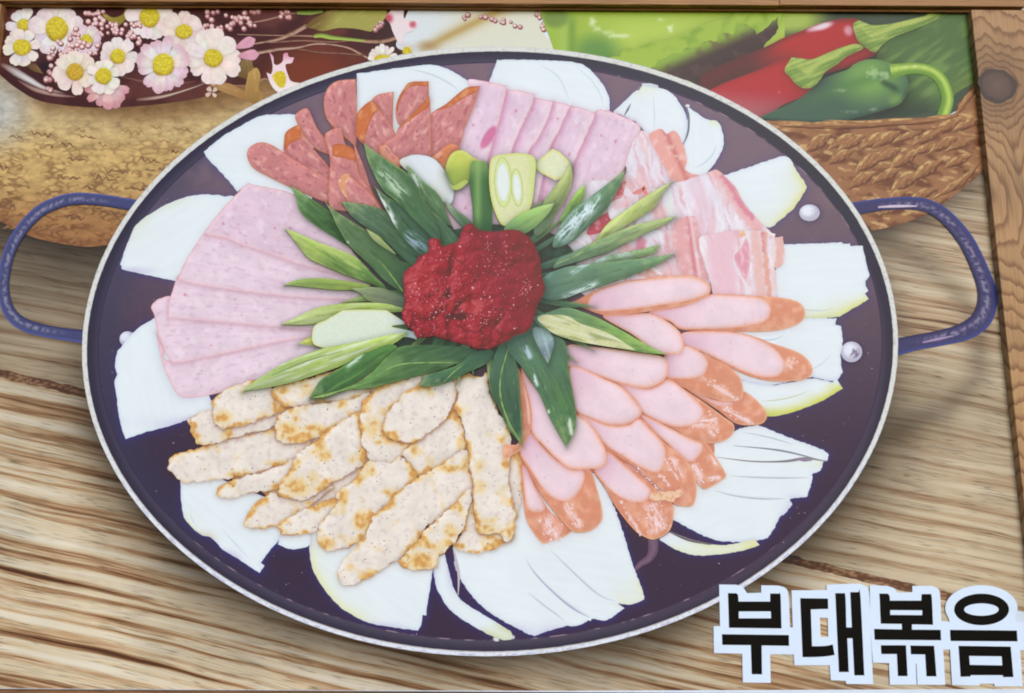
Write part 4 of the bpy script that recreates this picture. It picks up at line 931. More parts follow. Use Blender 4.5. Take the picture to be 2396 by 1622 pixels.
sal([(1290,1160,1),(1420,1065),(1495,1090),(1450,1170),(1400,1245),(1330,1210)], base=(196, 120, 82))
sal([(900,1080,1),(960,1070),(1010,1130),(1070,1200),(1030,1280,1),(930,1180)], base=(206, 140, 116))
sal([(208,1030),(230,970),(318,928),(355,1010),(440,1120),(545,1250),(560,1360,1),(400,1280),(220,1170)], [[(208,1030),(228,970),(318,926),(335,1000),(320,1030),(255,1060),(214,1110)]], label='printed salami slice with an orange tip')
sal([(-65,1150),(-40,1085),(40,1052),(130,1080),(250,1160),(400,1250),(545,1340),(560,1500,1),(500,1490),(270,1392),(100,1310),(-20,1240)], label='printed long salami slice at the lower end of the row')
sal([(505,1010),(545,965),(620,945),(640,1000),(660,1070),(720,1110),(770,1250),(700,1300),(560,1290),(540,1150)])
sal([(720,1060),(760,1150),(800,1250),(850,1400),(940,1560,1),(850,1520),(780,1400),(740,1200)])
sal([(540,1300),(560,1150),(600,1110),(720,1160),(760,1290),(840,1400),(930,1560,1),(640,1560,1),(540,1520)], [[(560,1075,1),(620,1065),(712,1100),(738,1195,1),(650,1170),(570,1150)]], label='printed salami slice above the green leaves')
sal([(640,1310),(690,1300),(760,1360),(850,1440),(935,1560,1),(700,1560,1),(660,1450)], [[(605,1350),(640,1290),(690,1290),(668,1350),(664,1420),(685,1490,1),(635,1420)]], skin_c=lambda c: mix((206, 146, 110), (226, 190, 170), sm(0, 0.5, fbm(c.x, c.y, 14, 4))))

# bacon
def bacon_paint(streaks, base=(214, 208, 220)):
    def f(c):
        col = np.asarray(base, float)*(1+0.03*fbm(c.x, c.y, 40, c.i))[:, None]
        col = mix(col, (218, 188, 198), 0.5*sm(0.05, 0.6, fbm(c.x*1.4, c.y*0.6, 34, c.i+2)))
        al_ = c.x*0.25+c.y*0.97; ac_ = c.x*0.97-c.y*0.25+14*fbm(c.x, c.y, 60, c.i+7)
        col = mix(col, (218, 174, 178), 0.6*sm(0.0, 0.45, fbm(ac_, al_*0.16, 24, c.i+3, 2)))
        col = mix(col, (206, 138, 144), 0.5*sm(0.2, 0.5, fbm(ac_, al_*0.12, 11, c.i+4, 2)))
        col = mix(col, (226, 222, 228), 0.7*sm(0.15, 0.45, fbm(ac_, al_*0.10, 13, c.i+9, 2)))
        for pts, w, cc, k in streaks:
            q = np.array(Z(1200,400,pts)); d = dist(q, c.x, c.y, closed=False)+5*fbm(c.x, c.y, 15, 6)
            col = mix(col, cc, k*sm(w, w*0.35, d))
        return mix(col, (206, 176, 176), 0.5*sm(3, 0, c.d))
    return f
shape('bacon_strip', Z(1200,400,[(480,120),(800,60),(1000,0),(1200,200),(1420,560),(1400,850),(900,950),(500,900),(400,500)]), bacon_paint([([(560,300),(700,420)], 30, (196, 120, 130), .7), ([(800,560),(1100,700)], 16, (216, 166, 168), .7)]), mat='print_meat', label='printed bacon showing between the leaves')
PK, PD, OR_ = (216, 166, 168), (198, 116, 138), (212, 156, 140)
BS = (0.42, 5, -1.5, 2.5, (176, 120, 130))
shape('bacon_strip', Z(1200,0,[(830,1200),(880,1060),(945,960,1),(1010,990,1),(1100,1180),(1220,1350,1),(1100,1450),(900,1500,1),(700,1700,1),(650,1600,1),(820,1290)]), bacon_paint([([(780,20),(880,130)], 9, PK, .6), ([(760,60),(720,200)], 22, (190, 92, 104), .8), ([(930,40),(970,160)], 18, PK, .5)]), mat='print_meat', shadow=BS, rough=(2, 14))
shape('bacon_strip', Z(1200,0,[(1000,1000),(1080,955),(1130,992,1),(1190,968),(1245,1050),(1280,1180),(1265,1250),(1320,1285),(1405,1300,1),(1300,1330),(1220,1347,1),(1160,1320),(1110,1230),(1040,1100)]), lambda c: mix(mix((216, 158, 150), (190, 110, 106), 0.8*np.exp(-(((c.x-1572)-0.45*(c.y-345))/7)**2)), (226, 190, 184), 0.6*sm(0.1, 0.5, fbm(c.x, c.y, 20, 3))), mat='print_meat', shadow=BS, rough=(1.6, 12), label='printed coral pink bacon strip on the onion')
shape('bacon_strip', Z(1200,400,[(950,150,1),(1130,105),(1300,62),(1465,5,1),(1500,-5),(1560,45),(1640,130),(1700,240),(1790,345),(1870,430),(1922,482,1),(1850,520,1),(1500,560,1),(1100,560,1),(900,400,1)]), bacon_paint([([(1495,10),(1570,80),(1640,200),(1700,310),(1790,420)], 22, PK, .9), ([(1540,40),(1610,130),(1680,260),(1760,350)], 9, PD, .7), ([(1340,110),(1400,250),(1420,430)], 28, (214, 186, 200), .6), ([(1040,260),(1100,340)], 22, PK, .7), ([(1130,140),(1160,320)], 14, (206, 214, 206), .5)]), mat='print_meat', shadow=BS, rough=(1.6, 14), label='printed wide pale bacon strip')
shape('bacon_strip', Z(1200,400,[(900,520,1),(1000,445),(1200,440),(1360,445,1),(1385,600),(1430,760),(1450,840,1),(1330,800),(1100,830,1),(850,850,1),(900,680,1)]), bacon_paint([([(1000,720),(1120,790)], 13, OR_, .8), ([(930,760),(1040,800)], 8, OR_, .7), ([(1080,640),(1180,760)], 26, PK, .5), ([(940,520),(930,560)], 18, PD, .8), ([(1030,720),(1090,760)], 6, (226, 220, 224), .9)]), mat='print_meat', shadow=BS)
shape('bacon_strip', Z(1200,400,[(1200,365),(1330,338),(1355,400),(1368,540),(1400,680),(1440,800,1),(1370,795),(1250,765),(1195,620),(1170,490)]), lambda c: mix(mix((212, 160, 162), (190, 112, 122), 0.75*np.exp(-(((c.x-1614)-0.12*(c.y-540))/6)**2)), (226, 206, 214), 0.75*np.exp(-(((c.x-1622)-0.16*(c.y-560))/3.5)**2)+0.4*sm(0.1, 0.5, fbm(c.x, c.y, 18, 5))), mat='print_meat', shadow=BS, rough=(1.8, 12), label='printed narrow pink bacon strip')
b4 = shape('bacon_strip', Z(1200,400,[(1365,500),(1450,470),(1600,445),(1700,440),(1850,448),(1900,470),(1925,490),(1982,488,1),(1990,560),(1997,640),(1975,700),(1925,720,1),(1935,820),(1942,940,1),(1700,960,1),(1480,960,1),(1440,790),(1385,620)]), bacon_paint([([(1540,520),(1520,650),(1560,800),(1560,900)], 46, (218, 180, 192), .9), ([(1780,470),(1800,640),(1820,900)], 18, (216, 176, 172), .9), ([(1850,470),(1860,700),(1890,930)], 8, OR_, .9), ([(1830,460),(1845,600)], 5, PD, .6), ([(1950,500),(1965,600),(1950,690)], 13, OR_, .7), ([(1690,465),(1680,475)], 9, (222, 164, 120), .9), ([(1910,520),(1915,900)], 5, (222, 196, 186), .6)], base=(216, 208, 220)), mat='print_meat', shadow=BS, rough=(1.8, 12), label='printed bacon strip with a raspberry pink lens of meat')
shape('bacon_meat', Z(1200,400,[(1618,622),(1670,575),(1710,500),(1735,545),(1745,640),(1735,740),(1712,818,1),(1665,735),(1635,680)]), lambda c: mix(mix((208, 146, 164), (222, 176, 188), sm(0.0, 0.5, fbm(c.x, c.y*0.6, 10, 3))), (218, 182, 186), 0.8*sm(7, 0, c.d)), parent=b4, mat='print_meat')
ribbon('bacon_fat', [(Z(1200,400,[(1700,520),(1650,590),(1618,640),(1650,740),(1710,840),(1735,910)]), [1, 2, 2.5, 3, 6, 12], flat((220, 208, 216)))], parent=b4)
ribbon('bacon_fat', [(Z(1200,400,[(1860,440),(1890,465),(1925,480)]), [3, 5, 8], flat((226, 218, 216)))], parent=b4)
shape('bacon_strip', Z(1200,400,[(545,470),(570,400),(640,340),(710,305),(725,350),(690,430),(620,465)]), lambda c: mix((184, 78, 92), (206, 140, 148), sm(0, 0.6, fbm(c.x, c.y, 12, 3))), mat='print_meat', shadow=BS, label='printed deep red bacon scrap between the leaves')
shape('bacon_strip', Z(1200,400,[(760,200),(780,120),(830,80),(820,140),(800,200)]), lambda c: mix((196, 92, 100), (216, 160, 160), sm(0, 0.6, fbm(c.x, c.y, 12, 3))), mat='print_meat')
shape('bacon_strip', Z(1200,400,[(700,270),(750,220),(850,210),(880,260),(800,330),(720,360)]), bacon_paint([([(760,260),(840,240)], 14, PK, .6)]), mat='print_meat', shadow=BS)
ribbon('bacon_curl', [(Z(1200,400,[(880,170),(940,150),(965,120),(970,160),(1000,180)]), [4, 12, 6, 10, 3], flat((206, 128, 124))), (Z(1200,400,[(830,20),(870,80),(910,145)]), [2, 3, 2], flat((196, 166, 178)))])

# grilled pork
def pork_paint(bias=0.0, dirs=None, spots=()):
    def f(c):
        col = np.asarray((220, 212, 204), float)*(1+0.04*fbm(c.x, c.y, 34, c.i))[:, None]
        col = mix(col, (196, 178, 178), 0.5*sm(0.15, 0.6, fbm(c.x, c.y, 13, c.i+3)))
        n = fbm(c.x, c.y, 52, c.i+5, 3)
        e = np.exp(-c.d/12.0)*(0.35+0.9*sm(-0.3, 0.5, fbm(c.x, c.y, 60, c.i+15)))
        if dirs is not None: e = e*(0.45+0.85*sm(-0.3, 0.9, c.nx*dirs[0]+c.ny*dirs[1]))
        g = sm(0.22, 0.85, n*0.8+e*0.95+bias+0.17)
        for (x, y, rx, ry, k) in spots:
            g = np.maximum(g, k*sm(1.2, 0.2, np.hypot((c.x-x)/rx, (c.y-y)/ry)+0.5*n))
        col = mix(col, (220, 188, 118), 0.88*g)
        col = mix(col, (186, 122, 60), 0.62*sm(0.62, 1.15, g+0.5*fbm(c.x, c.y, 12, c.i+8)))
        col = mix(col, (140, 88, 60), 0.7*sm(3.4, 0.2, c.d)*sm(0.05, 0.5, fbm(c.x, c.y, 30, c.i+11)))
        return relief(c, col, 0.03, 8)
    return f
PS = (0.85, 4.5, 1.0, 2.5, (124, 80, 62))
def pork(pts, o=(600, 800), bias=-0.05, dirs=None, spots=(), label=None, nf=10):
    k = 700/2202.0
    sp_ = [(o[0]+x*k, o[1]+y*k, rx*k, ry*k, kk) for x, y, rx, ry, kk in spots]
    s = shape('pork_slice', Z(o[0], o[1], pts), pork_paint(bias, dirs, sp_), mat='print_meat', step=3.2, rough=(4.2, 15), shadow=PS, label=label)
    Q = s.Q; lo, hi = s.lo, s.hi; it = []
    tries = 0
    while len(it) < nf and tries < 200:
        tries += 1
        x, y = RND.uniform(lo[0], hi[0]), RND.uniform(lo[1], hi[1])
        if inside(Q, np.array([x]), np.array([y]))[0]:
            r = RND.uniform(0.6, 1.5); c_ = RND.choice([(82, 64, 64), (110, 86, 84), (64, 52, 58), (160, 132, 126), (150, 112, 100)])
            it.append((x, y, r*RND.uniform(1, 2.2), r, RND.uniform(0, 3), c_, mix(c_, (190, 176, 172), 0.45)))
    dots('pepper_flecks', it, parent=s, n=6)
    return s
A0 = (0, 800)
pork([(-380,560),(0,380),(600,250),(1200,220),(1700,300),(1800,800),(1850,1300),(1500,1380),(900,1250),(500,1350),(150,1330),(60,1120),(-200,1000),(-380,800)], bias=0.0, label='printed pork showing between the slices', nf=20)
pork([(1240,900,1),(1262,850),(1330,815),(1420,795),(1540,755),(1750,700),(1950,660),(2100,620),(2300,700,1),(2300,830,1),(1990,935),(1700,1000),(1420,1032),(1330,1020),(1280,970),(1240,935)], A0, -0.25, spots=[(1720,975,80,25,.9),(2050,890,110,30,.8)], label='printed long pale pork slice at the outer end', nf=22)
pork([(1390,580),(1430,548),(1560,505),(1650,600),(1900,560),(2130,470),(2180,500,1),(2030,620),(1850,670),(1700,712),(1540,757),(1460,750),(1420,680)], A0, -0.15, (-0.6, 0.6), nf=12)
pork([(1570,500),(1562,440),(1620,385),(1720,325),(1880,288),(2000,330),(2130,420),(2140,480),(1960,560),(1800,610),(1640,637),(1590,590)], A0, -0.08, (-0.5, 0.6), spots=[(1650,560,80,60,.95)], label='printed pork slice under the leaf tip', nf=10)
pork([(1600,1120),(1640,1050),(1780,1000),(1990,940),(2202,850),(2250,900,1),(2080,1060),(2000,1095),(1850,1110),(1690,1155)], A0, -0.2, nf=8)
pork([(-80,1340),(-60,1270),(0,1190),(120,1110),(180,1140),(360,1150),(520,1030),(570,1070,1),(350,1240),(210,1320),(150,1357),(20,1372),(-50,1366)], bias=-0.18, spots=[(400,1190,60,18,.9)], nf=12)
pork([(160,1358),(210,1310),(420,1205),(590,1150),(610,1220),(540,1290),(450,1382),(380,1412),(220,1422),(180,1400)], bias=-0.15, nf=16, spots=[(240,1330,40,12,.7)])
pork([(105,370),(150,335),(250,300),(430,262),(640,190),(720,150),(800,300),(840,370),(790,400),(600,440),(450,445),(370,472),(250,478),(160,445)], bias=-0.05, spots=[(190,350,70,50,.9)], nf=10)
pork([(140,620),(165,545),(280,482),(500,455),(700,420),(835,372),(810,430),(770,525),(620,605),(520,682),(400,722),(300,747),(200,742),(145,700)], bias=-0.1, dirs=(-0.3, 1), spots=[(250,650,110,80,1.),(430,640,150,45,.95)], label='printed pork slice with a golden brown underside', nf=10)
pork([(170,1130),(180,1050),(250,930),(310,820),(430,740),(600,600),(775,525),(785,760),(825,800),(800,885),(700,960),(560,1045),(500,1082),(360,1162),(250,1152)], bias=-0.12, spots=[(300,1060,130,90,.9),(460,820,50,60,.7),(420,1000,60,70,.6)], label='printed broad pork slice with a golden corner', nf=26)
pork([(775,480),(850,380),(900,335),(1100,285),(1215,250),(1180,340),(1080,420),(1000,520),(980,560),(960,660),(1000,720),(1140,745),(1110,800),(1000,892),(850,885),(810,800),(780,720)], bias=-0.08, spots=[(860,620,80,120,.75),(900,740,40,30,.9)], nf=12)
pork([(1078,835),(1120,780),(1160,730),(1260,650),(1380,560),(1450,485),(1485,520),(1520,640),(1542,770),(1480,822),(1340,912),(1240,982),(1190,992),(1150,940)], bias=-0.15, spots=[(1500,740,30,60,.8)], nf=14)
pork([(945,580),(980,505),(1080,390),(1180,325),(1330,308),(1430,288),(1480,340),(1470,400),(1400,560),(1300,642),(1200,722),(1130,742),(1040,727),(960,692),(932,650)], bias=-0.3, label='printed pale oval pork slice below the leaves', nf=14)
pork([(450,1440),(480,1330),(590,1200),(600,1120),(720,1010),(800,900),(830,882),(910,880),(1000,892),(1070,850),(1185,992),(1080,1082),(1010,1145),(960,1225),(880,1280),(840,1362),(750,1480),(600,1530),(500,1532)], bias=-0.1, spots=[(640,1160,50,100,.9),(800,1310,90,110,.95),(520,1480,90,60,.95),(640,1240,40,50,.6)], label='printed large pork slice with golden edges', nf=24)
pork([(1580,1160),(1625,1300),(1640,1380),(1780,1400),(1890,1400),(1880,1460),(1800,1500),(1720,1532),(1600,1552),(1470,1522),(1440,1490),(1500,1430),(1540,1280)], bias=0.0, dirs=(0, 1), spots=[(1720,1440,80,40,.95),(1490,1500,50,30,1.)], nf=8)
pork([(860,1290),(960,1195),(1090,1070),(1280,950),(1500,808),(1562,822),(1575,930),(1598,1060),(1500,1150),(1380,1265),(1240,1375),(1200,1460),(1100,1560),(1040,1600),(900,1690),(760,1772),(640,1787),(600,1710),(640,1610),(760,1480),(840,1350)], bias=-0.22, spots=[(1420,930,180,40,.9),(1540,900,40,80,.8)], label='printed longest pork slice reaching the bottom onion', nf=40)
pork([(1050,1613),(1100,1553),(1200,1453),(1230,1393),(1340,1303),(1490,1150),(1595,1070),(1555,1250),(1530,1353),(1480,1443),(1420,1513),(1335,1600),(1337,1650),(1280,1675),(1150,1675),(1080,1655)], bias=0.02, dirs=(-0.7, 0.7), spots=[(1200,1600,150,80,1.),(1430,1400,70,60,.8),(1220,1420,30,50,.9)], label='printed crisp golden pork edge at the bottom', nf=16)
pork([(1865,860),(1955,815),(1962,1000),(1942,1180),(1905,1300),(1850,1200),(1840,1000)], bias=-0.15, nf=8)
pork([(1480,290),(1530,252),(1650,262),(1700,235),(1712,380),(1780,520),(1860,650),(1872,760),(1862,850),(1862,1050),(1905,1290),(1885,1430),(1830,1472),(1780,1412),(1640,1405),(1600,1200),(1592,1060),(1572,930),(1562,820),(1532,650),(1500,560),(1458,480),(1482,400)], bias=-0.2, spots=[(1640,920,60,70,.7),(1650,1060,60,60,.6),(1700,1370,100,60,.8),(1860,1390,40,70,.95),(1820,1080,20,40,.6)], label='printed tall pork slice beside the sausages', nf=26)

# sausages
def sau_paint(c, segs=()):
    col = mix((204, 138, 112), (216, 160, 136), sm(-0.2, 0.5, fbm(c.x, c.y, 30, c.i)))
    col = mix(col, (192, 118, 92), 0.3*sm(0.9, 0.3, c.u))
    col = mix(col, (222, 174, 138), 0.7*sm(6, 0, c.d)*sm(0.4, 0.9, c.u))
    return lick(c, segs, relief(c, col, 0.06, 12))
def face_paint(c):
    col = np.asarray((222, 199, 209), float)*(1+0.012*fbm(c.x, c.y, 50, c.i))[:, None]
    col = mix(col, (204, 162, 184), 0.75*sm(0.55, -0.05, c.u))
    col = mix(col, (222, 186, 184), 0.6*sm(20, 4, c.d)*sm(0.3, 0.9, c.u))
    col = mix(col, (217, 164, 146), 0.95*sm(7.5, 0, c.d))
    return relief(c, mix(col, (176, 130, 140), 0.5*sm(0.74, 0.84, perlin(c.x/6.0, c.y/5.0, c.i))), 0.03, 16)
def inset(pts, d):
    Q = smooth_closed(pts, 8); return [tuple(p) for p in offset(Q, d)]
WS = (0.42, 6.5, -1.0, 3.0, (172, 104, 112))
def sausage(o, pts, face=None, glints=(), label=None):
    k_ = 700/2202.0
    segs = [(o[0]+x0*k_, o[1]+y0*k_, o[0]+x1*k_, o[1]+y1*k_, max(3.0, w*k_*0.6), 0.85, (232, 208, 212)) for (x0, y0, x1, y1, w, n) in glints]
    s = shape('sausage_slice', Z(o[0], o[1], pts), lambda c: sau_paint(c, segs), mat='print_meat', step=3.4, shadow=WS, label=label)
    f = Z(o[0], o[1], face) if face else inset(Z(o[0], o[1], pts), 1.2)
    shape('cut_face', f, face_paint, parent=s, mat='print_meat', step=3.4, rough=(0.8, 9))
    if glints:
        it = []
        k = 700/2202.0
        for (x0, y0, x1, y1, w, n) in glints:
            for _ in range(n//3):
                t = RND.random(); g = RND.gauss(0, 0.45)
                dx, dy = x1-x0, y1-y0; ln = math.hypot(dx, dy)+1e-6
                x = x0+dx*t-dy/ln*w*g; y = y0+dy*t+dx/ln*w*g
                r = RND.uniform(0.9, 2.3); cc = mix((224, 190, 190), (236, 226, 236), RND.random())
                it.append((o[0]+x*k, o[1]+y*k, r*RND.uniform(1, 1.9), r, math.atan2(dy, dx)+RND.uniform(-.5, .5), cc, mix(cc, (208, 150, 134), 0.55)))
        dots('gleam', it, parent=s, n=6)
    return s
B0, B8 = (1200, 400), (1200, 800)
shape('sausage_slice', Z(1200,800,[(60,250),(400,150),(900,200),(1300,420),(1480,760),(1380,1000),(1150,1120),(900,1050),(620,960),(400,1050),(150,1050),(80,700)]), lambda c: relief(c, mix((200, 132, 108), (206, 160, 158), sm(-0.2, 0.4, fbm(c.x, c.y, 40, 3))), 0.05, 12), mat='print_meat', step=5, label='printed sausage showing between the slices')
sausage(B0, [(1000,1045),(1250,990),(1430,915),(1600,912),(1850,925),(2000,940),(2100,970),(2145,1030),(2130,1100),(2050,1150),(1900,1182),(1650,1187),(1400,1182),(1230,1168),(1150,1110)],
        [(1000,1045),(1250,995),(1430,920),(1600,918),(1790,932),(1870,970),(1895,1030),(1870,1090),(1800,1128),(1600,1158),(1350,1165),(1230,1158),(1150,1105)], label='printed sausage slice with a broad orange end over the wide onion')
sausage(B0, [(1240,1200),(1400,1180),(1640,1190),(1800,1230),(1900,1270),(2100,1340),(2185,1420),(2198,1490),(2130,1540),(1950,1552),(1800,1532),(1640,1472),(1400,1342),(1240,1290)],
        [(1245,1200),(1400,1185),(1640,1195),(1800,1240),(1920,1310),(1985,1390),(1995,1455),(1950,1508),(1850,1520),(1700,1480),(1400,1335),(1245,1285)], [(2010, 1400, 2070, 1440, 60, 26)], label='printed sausage slice pointing at the lower rivet')
sausage(B8, [(1270,345),(1480,425),(1640,420),(1690,365),(1790,430),(1862,520),(1855,580),(1795,612),(1640,602),(1500,500)], [(1300,360),(1480,430),(1610,440),(1590,475),(1500,470),(1400,420)], [(1545, 485, 1760, 600, 34, 80)])
sausage(B8, [(1110,110),(1250,30),(1310,40),(1420,100),(1560,170),(1650,240),(1687,320),(1682,420),(1600,437),(1480,422),(1280,352),(1120,260)], [(1112,110),(1250,36),(1310,45),(1390,90),(1432,160),(1410,230),(1350,265),(1240,272),(1125,250)], [(1390, 270, 1650, 425, 26, 80)], label='printed sausage slice with a glossy orange end')
sausage(B0, [(660,1075),(850,1058),(1000,1050),(1100,1090),(1200,1160),(1250,1240),(1243,1340),(1150,1352),(1050,1340),(880,1210)], label='printed short sausage slice beside the pale leaf')
sausage(B0, [(428,980),(480,950),(600,888),(800,820),(1000,793),(1200,773),(1330,778),(1420,818),(1452,860),(1432,920),(1330,972),(1150,1012),(900,1052),(700,1067),(620,1052),(540,1022)],
        [(550,990),(600,905),(800,828),(1000,802),(1200,782),(1330,787),(1415,825),(1443,862),(1420,910),(1300,955),(1100,988),(850,1022),(650,1035),(570,1020)], label='printed topmost sausage slice below the bacon')
sausage(B8, [(690,270),(960,335),(1060,315),(1140,275),(1280,365),(1400,445),(1550,555),(1622,612),(1612,682),(1540,732),(1420,747),(1300,712),(1170,632),(1050,582),(950,522),(900,440),(780,320)], [(695,275),(960,345),(1060,325),(1140,285),(1250,350),(1370,460),(1400,515),(1370,590),(1290,622),(1180,622),(1050,575),(950,515),(900,435),(780,315)], [(1310, 605, 1500, 575, 60, 110), (1440, 640, 1500, 680, 60, 40)], label='printed sausage slice with white gleams in the middle row')
sausage(B8, [(400,30),(600,40),(900,78),(1090,110),(1142,180),(1120,272),(1050,322),(960,342),(800,312),(650,262),(480,202),(400,170)], label='printed long pink sausage slice touching the leaf')
sausage(B8, [(940,530),(1170,640),(1300,710),(1420,748),(1490,850),(1552,950),(1562,995),(1480,1052),(1400,1082),(1340,1010),(1290,900),(1120,740),(1020,640)], [(945,540),(1170,647),(1300,715),(1388,752),(1380,820),(1290,882),(1120,735),(1020,640)], [(1330, 900, 1390, 1050, 50, 70), (1430, 1010, 1530, 1000, 30, 30), (1440, 830, 1500, 910, 20, 20)])
sausage(B8, [(430,180),(680,275),(800,335),(900,440),(947,512),(900,582),(800,618),(700,612),(600,582),(470,515),(430,380)])
sausage(B8, [(480,530),(700,612),(850,608),(930,565),(1020,640),(1120,748),(1250,848),(1310,930),(1342,1010),(1348,1110),(1320,1202),(1240,1208),(1180,1190),(1100,1100),(950,962),(800,862),(670,780),(590,660)], [(490,540),(700,618),(850,615),(920,573),(1000,640),(1100,750),(1122,830),(1100,920),(1050,962),(950,930),(820,850),(690,765),(600,655)], [(915, 935, 1080, 1100, 14, 60), (1070, 975, 1160, 1070, 18, 40), (1150, 850, 1230, 1010, 60, 70)], label='printed sausage slice with a long curved orange side')
sausage(B8, [(590,940),(660,900),(690,800),(800,880),(950,1000),(1080,1110),(1172,1190),(1177,1300),(1140,1400),(1040,1452),(960,1432),(880,1372),(760,1222),(680,1082)], [(600,940),(665,905),(693,815),(800,895),(920,1000),(1010,1090),(990,1160),(900,1182),(800,1150),(700,1078)], [(1000, 1190, 1080, 1390, 100, 220), (790, 1170, 940, 1420, 16, 90)], label='printed sausage slice with a large white gleam')
shape('fat_scrap', Z(1200,800,[(1000,1150),(1040,1110),(1150,1100),(1230,1092),(1247,1120),(1190,1160),(1160,1180),(1110,1165),(1050,1172)]), lambda c: mix((222, 188, 160), (206, 156, 120), sm(0, 0.5, fbm(c.x, c.y, 10, 2))), mat='print_meat', rough=(3, 9), shadow=WS)
sausage(B8, [(60,900),(110,920),(160,1040),(260,1230),(350,1300),(432,1380),(380,1432),(300,1462),(220,1482),(150,1402),(90,1282),(70,1050)], [(70,920),(110,935),(155,1050),(235,1200),(205,1250),(110,1225),(78,1050)], [(250, 1270, 310, 1470, 80, 170)])
sausage(B8, [(45,800),(110,650),(220,768),(330,868),(430,928),(560,938),(620,1090),(657,1250),(642,1330),(560,1392),(440,1392),(340,1292),(220,1142),(120,962)], [(55,800),(115,665),(220,778),(330,878),(430,938),(515,945),(522,1020),(480,1110),(400,1172),(300,1150),(220,1080),(130,942)], [(385, 1195, 500, 1365, 40, 130)], label='printed sausage slice ending in an orange tip next to the pork')
sausage(B8, [(60,200),(140,300),(300,420),(480,545),(560,595),(660,750),(692,850),(660,922),(560,937),(420,932),(320,862),(220,762),(135,660),(125,500)], label='printed sausage slice under the downward leaf')
sausage(B8, [(30,200),(90,310),(130,480),(132,640),(60,790),(0,832),(-60,860),(-60,760),(40,740),(50,500)], [(80,320),(122,480),(125,600),(112,600),(100,480)])

# ------------------------------------------------------------------ scallion leaves round the sauce
DG, MG, LG, YGR, PALE, WHT = (50, 84, 62), (78, 112, 66), (124, 156, 78), (164, 180, 98), (190, 202, 158), (206, 218, 222)
def leaf_paint(root=DG, tip=MG, edge=LG, streak=None, sk=0.0, light=None, shade=0.3, sdir=1, segs=()):
    root = np.minimum(np.asarray(root, float)*1.08+(16, 11, 2), 235); tip = np.minimum(np.asarray(tip, float)*1.0+(8, 4, 14), 235)
    def f(c):
        col = mix(root, tip, sm(0.1, 0.95, c.u+0.15*fbm(c.x, c.y, 30, c.i)))
        n = fbm(c.al*0.10, c.ac*1.0, 7, c.i+2, 3)
        col = mix(col, np.asarray(tip)*(1.10, 1.08, 1.08), 0.35*sm(0.0, 0.6, n))
        col = mix(col, np.asarray(root)*0.78, 0.4*sm(0.05, 0.6, -n))
        w = c.ac/(np.abs(c.ac).max()+1e-6)*sdir
        col = mix(col, np.asarray(root)*0.70, shade*sm(0.0, 0.9, w))
        if light is not None: col = mix(col, light, 0.65*sm(0.1, -0.7, w)*sm(0.05, 0.5, c.u))
        if streak is not None: col = mix(col, streak, sk*sm(0.05, 0.45, fbm(c.al*0.07, c.ac*1.1, 8, c.i+7, 3)))
        col = mix(col, edge, 0.55*sm(5.0, 0.5, c.d)*sm(0.15, 0.6, c.u)*sm(-0.5, 0.5, fbm(c.x, c.y, 34, c.i+19)+0.5*(c.nx*0.3-c.ny*0.6)))
        col = mix(col, np.asarray(tip)*(1.12, 1.08, 1.10)+(2, 2, 10), 0.5*sm(0.15, 0.75, fbm(c.al*0.3, c.ac*0.8, 30, c.i+23)))
        col = mix(col, (150, 172, 132), 0.4*sm(0.25, 0.6, fbm(c.al*0.05, c.ac*1.5, 6, c.i+29, 2))*sm(0.0, 0.5, fbm(c.x, c.y, 40, c.i+31)))
        col = mix(col, (162, 178, 122), 0.40*sm(0.72, 1.0, c.u+0.2*fbm(c.x, c.y, 20, c.i+37)))
        col = mix(col, np.asarray(root)*0.66, 0.5*np.exp(-(c.ac/3.0)**2)*sm(0.9, 0.4, c.u)*sm(-0.2, 0.4, fbm(c.x, c.y, 50, c.i+43)))
        col = lick(c, segs, relief(c, col, 0.16, 10))
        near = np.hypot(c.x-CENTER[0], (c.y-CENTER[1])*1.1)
        haze = 0.34*sm(330, 150, near)*sm(950, 1250, c.x+0.4*(700-c.y))  # bluish sky glare right of the paste, mixed into the leaf colour
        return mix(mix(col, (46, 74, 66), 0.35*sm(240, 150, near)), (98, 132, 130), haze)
    return f
LS = (0.62, 6.5, 1.5, 4.0, (44, 56, 44))
def leaf(o, pts, label=None, tip_i=0, ribs=(), dabs=(), **kw):
    q0 = np.array(pts, float); ct = q0.mean(0); ev = np.linalg.eigh((q0-ct).T @ (q0-ct))[1][:, 1]
    al_ = (q0-ct) @ ev; q0 = ct+al_[:, None]*ev+((q0-ct)-al_[:, None]*ev)*0.88
    p = [tuple(q) + ((1,) if i == tip_i else ()) for i, q in enumerate(q0.tolist())]
    k = 700/2202.0
    segs = [(o[0]+x0*k, o[1]+y0*k, o[0]+x1*k, o[1]+y1*k, max(3.5, w*k*0.75), 0.95, mix(c_, (222, 230, 234), 0.3)) for (x0, y0, x1, y1, w, n, c_) in dabs]
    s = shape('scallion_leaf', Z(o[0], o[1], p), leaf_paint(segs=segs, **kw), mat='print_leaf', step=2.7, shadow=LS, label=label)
    if ribs:
        ribbon('leaf_vein', [(Z(o[0], o[1], r), w, (lambda c_: lambda v, t, x, y: mix(c_, (70, 104, 66), np.clip(np.abs(v)**2*0.7+0.5*sm(0.0, 0.5, fbm(x, y, 16, 3)), 0, 1)))(c_)) for r, w, c_ in ribs], parent=s, mat='print_leaf', across=5)
    return s
A4, B4, A8 = (600, 400), (1200, 400), (600, 800)
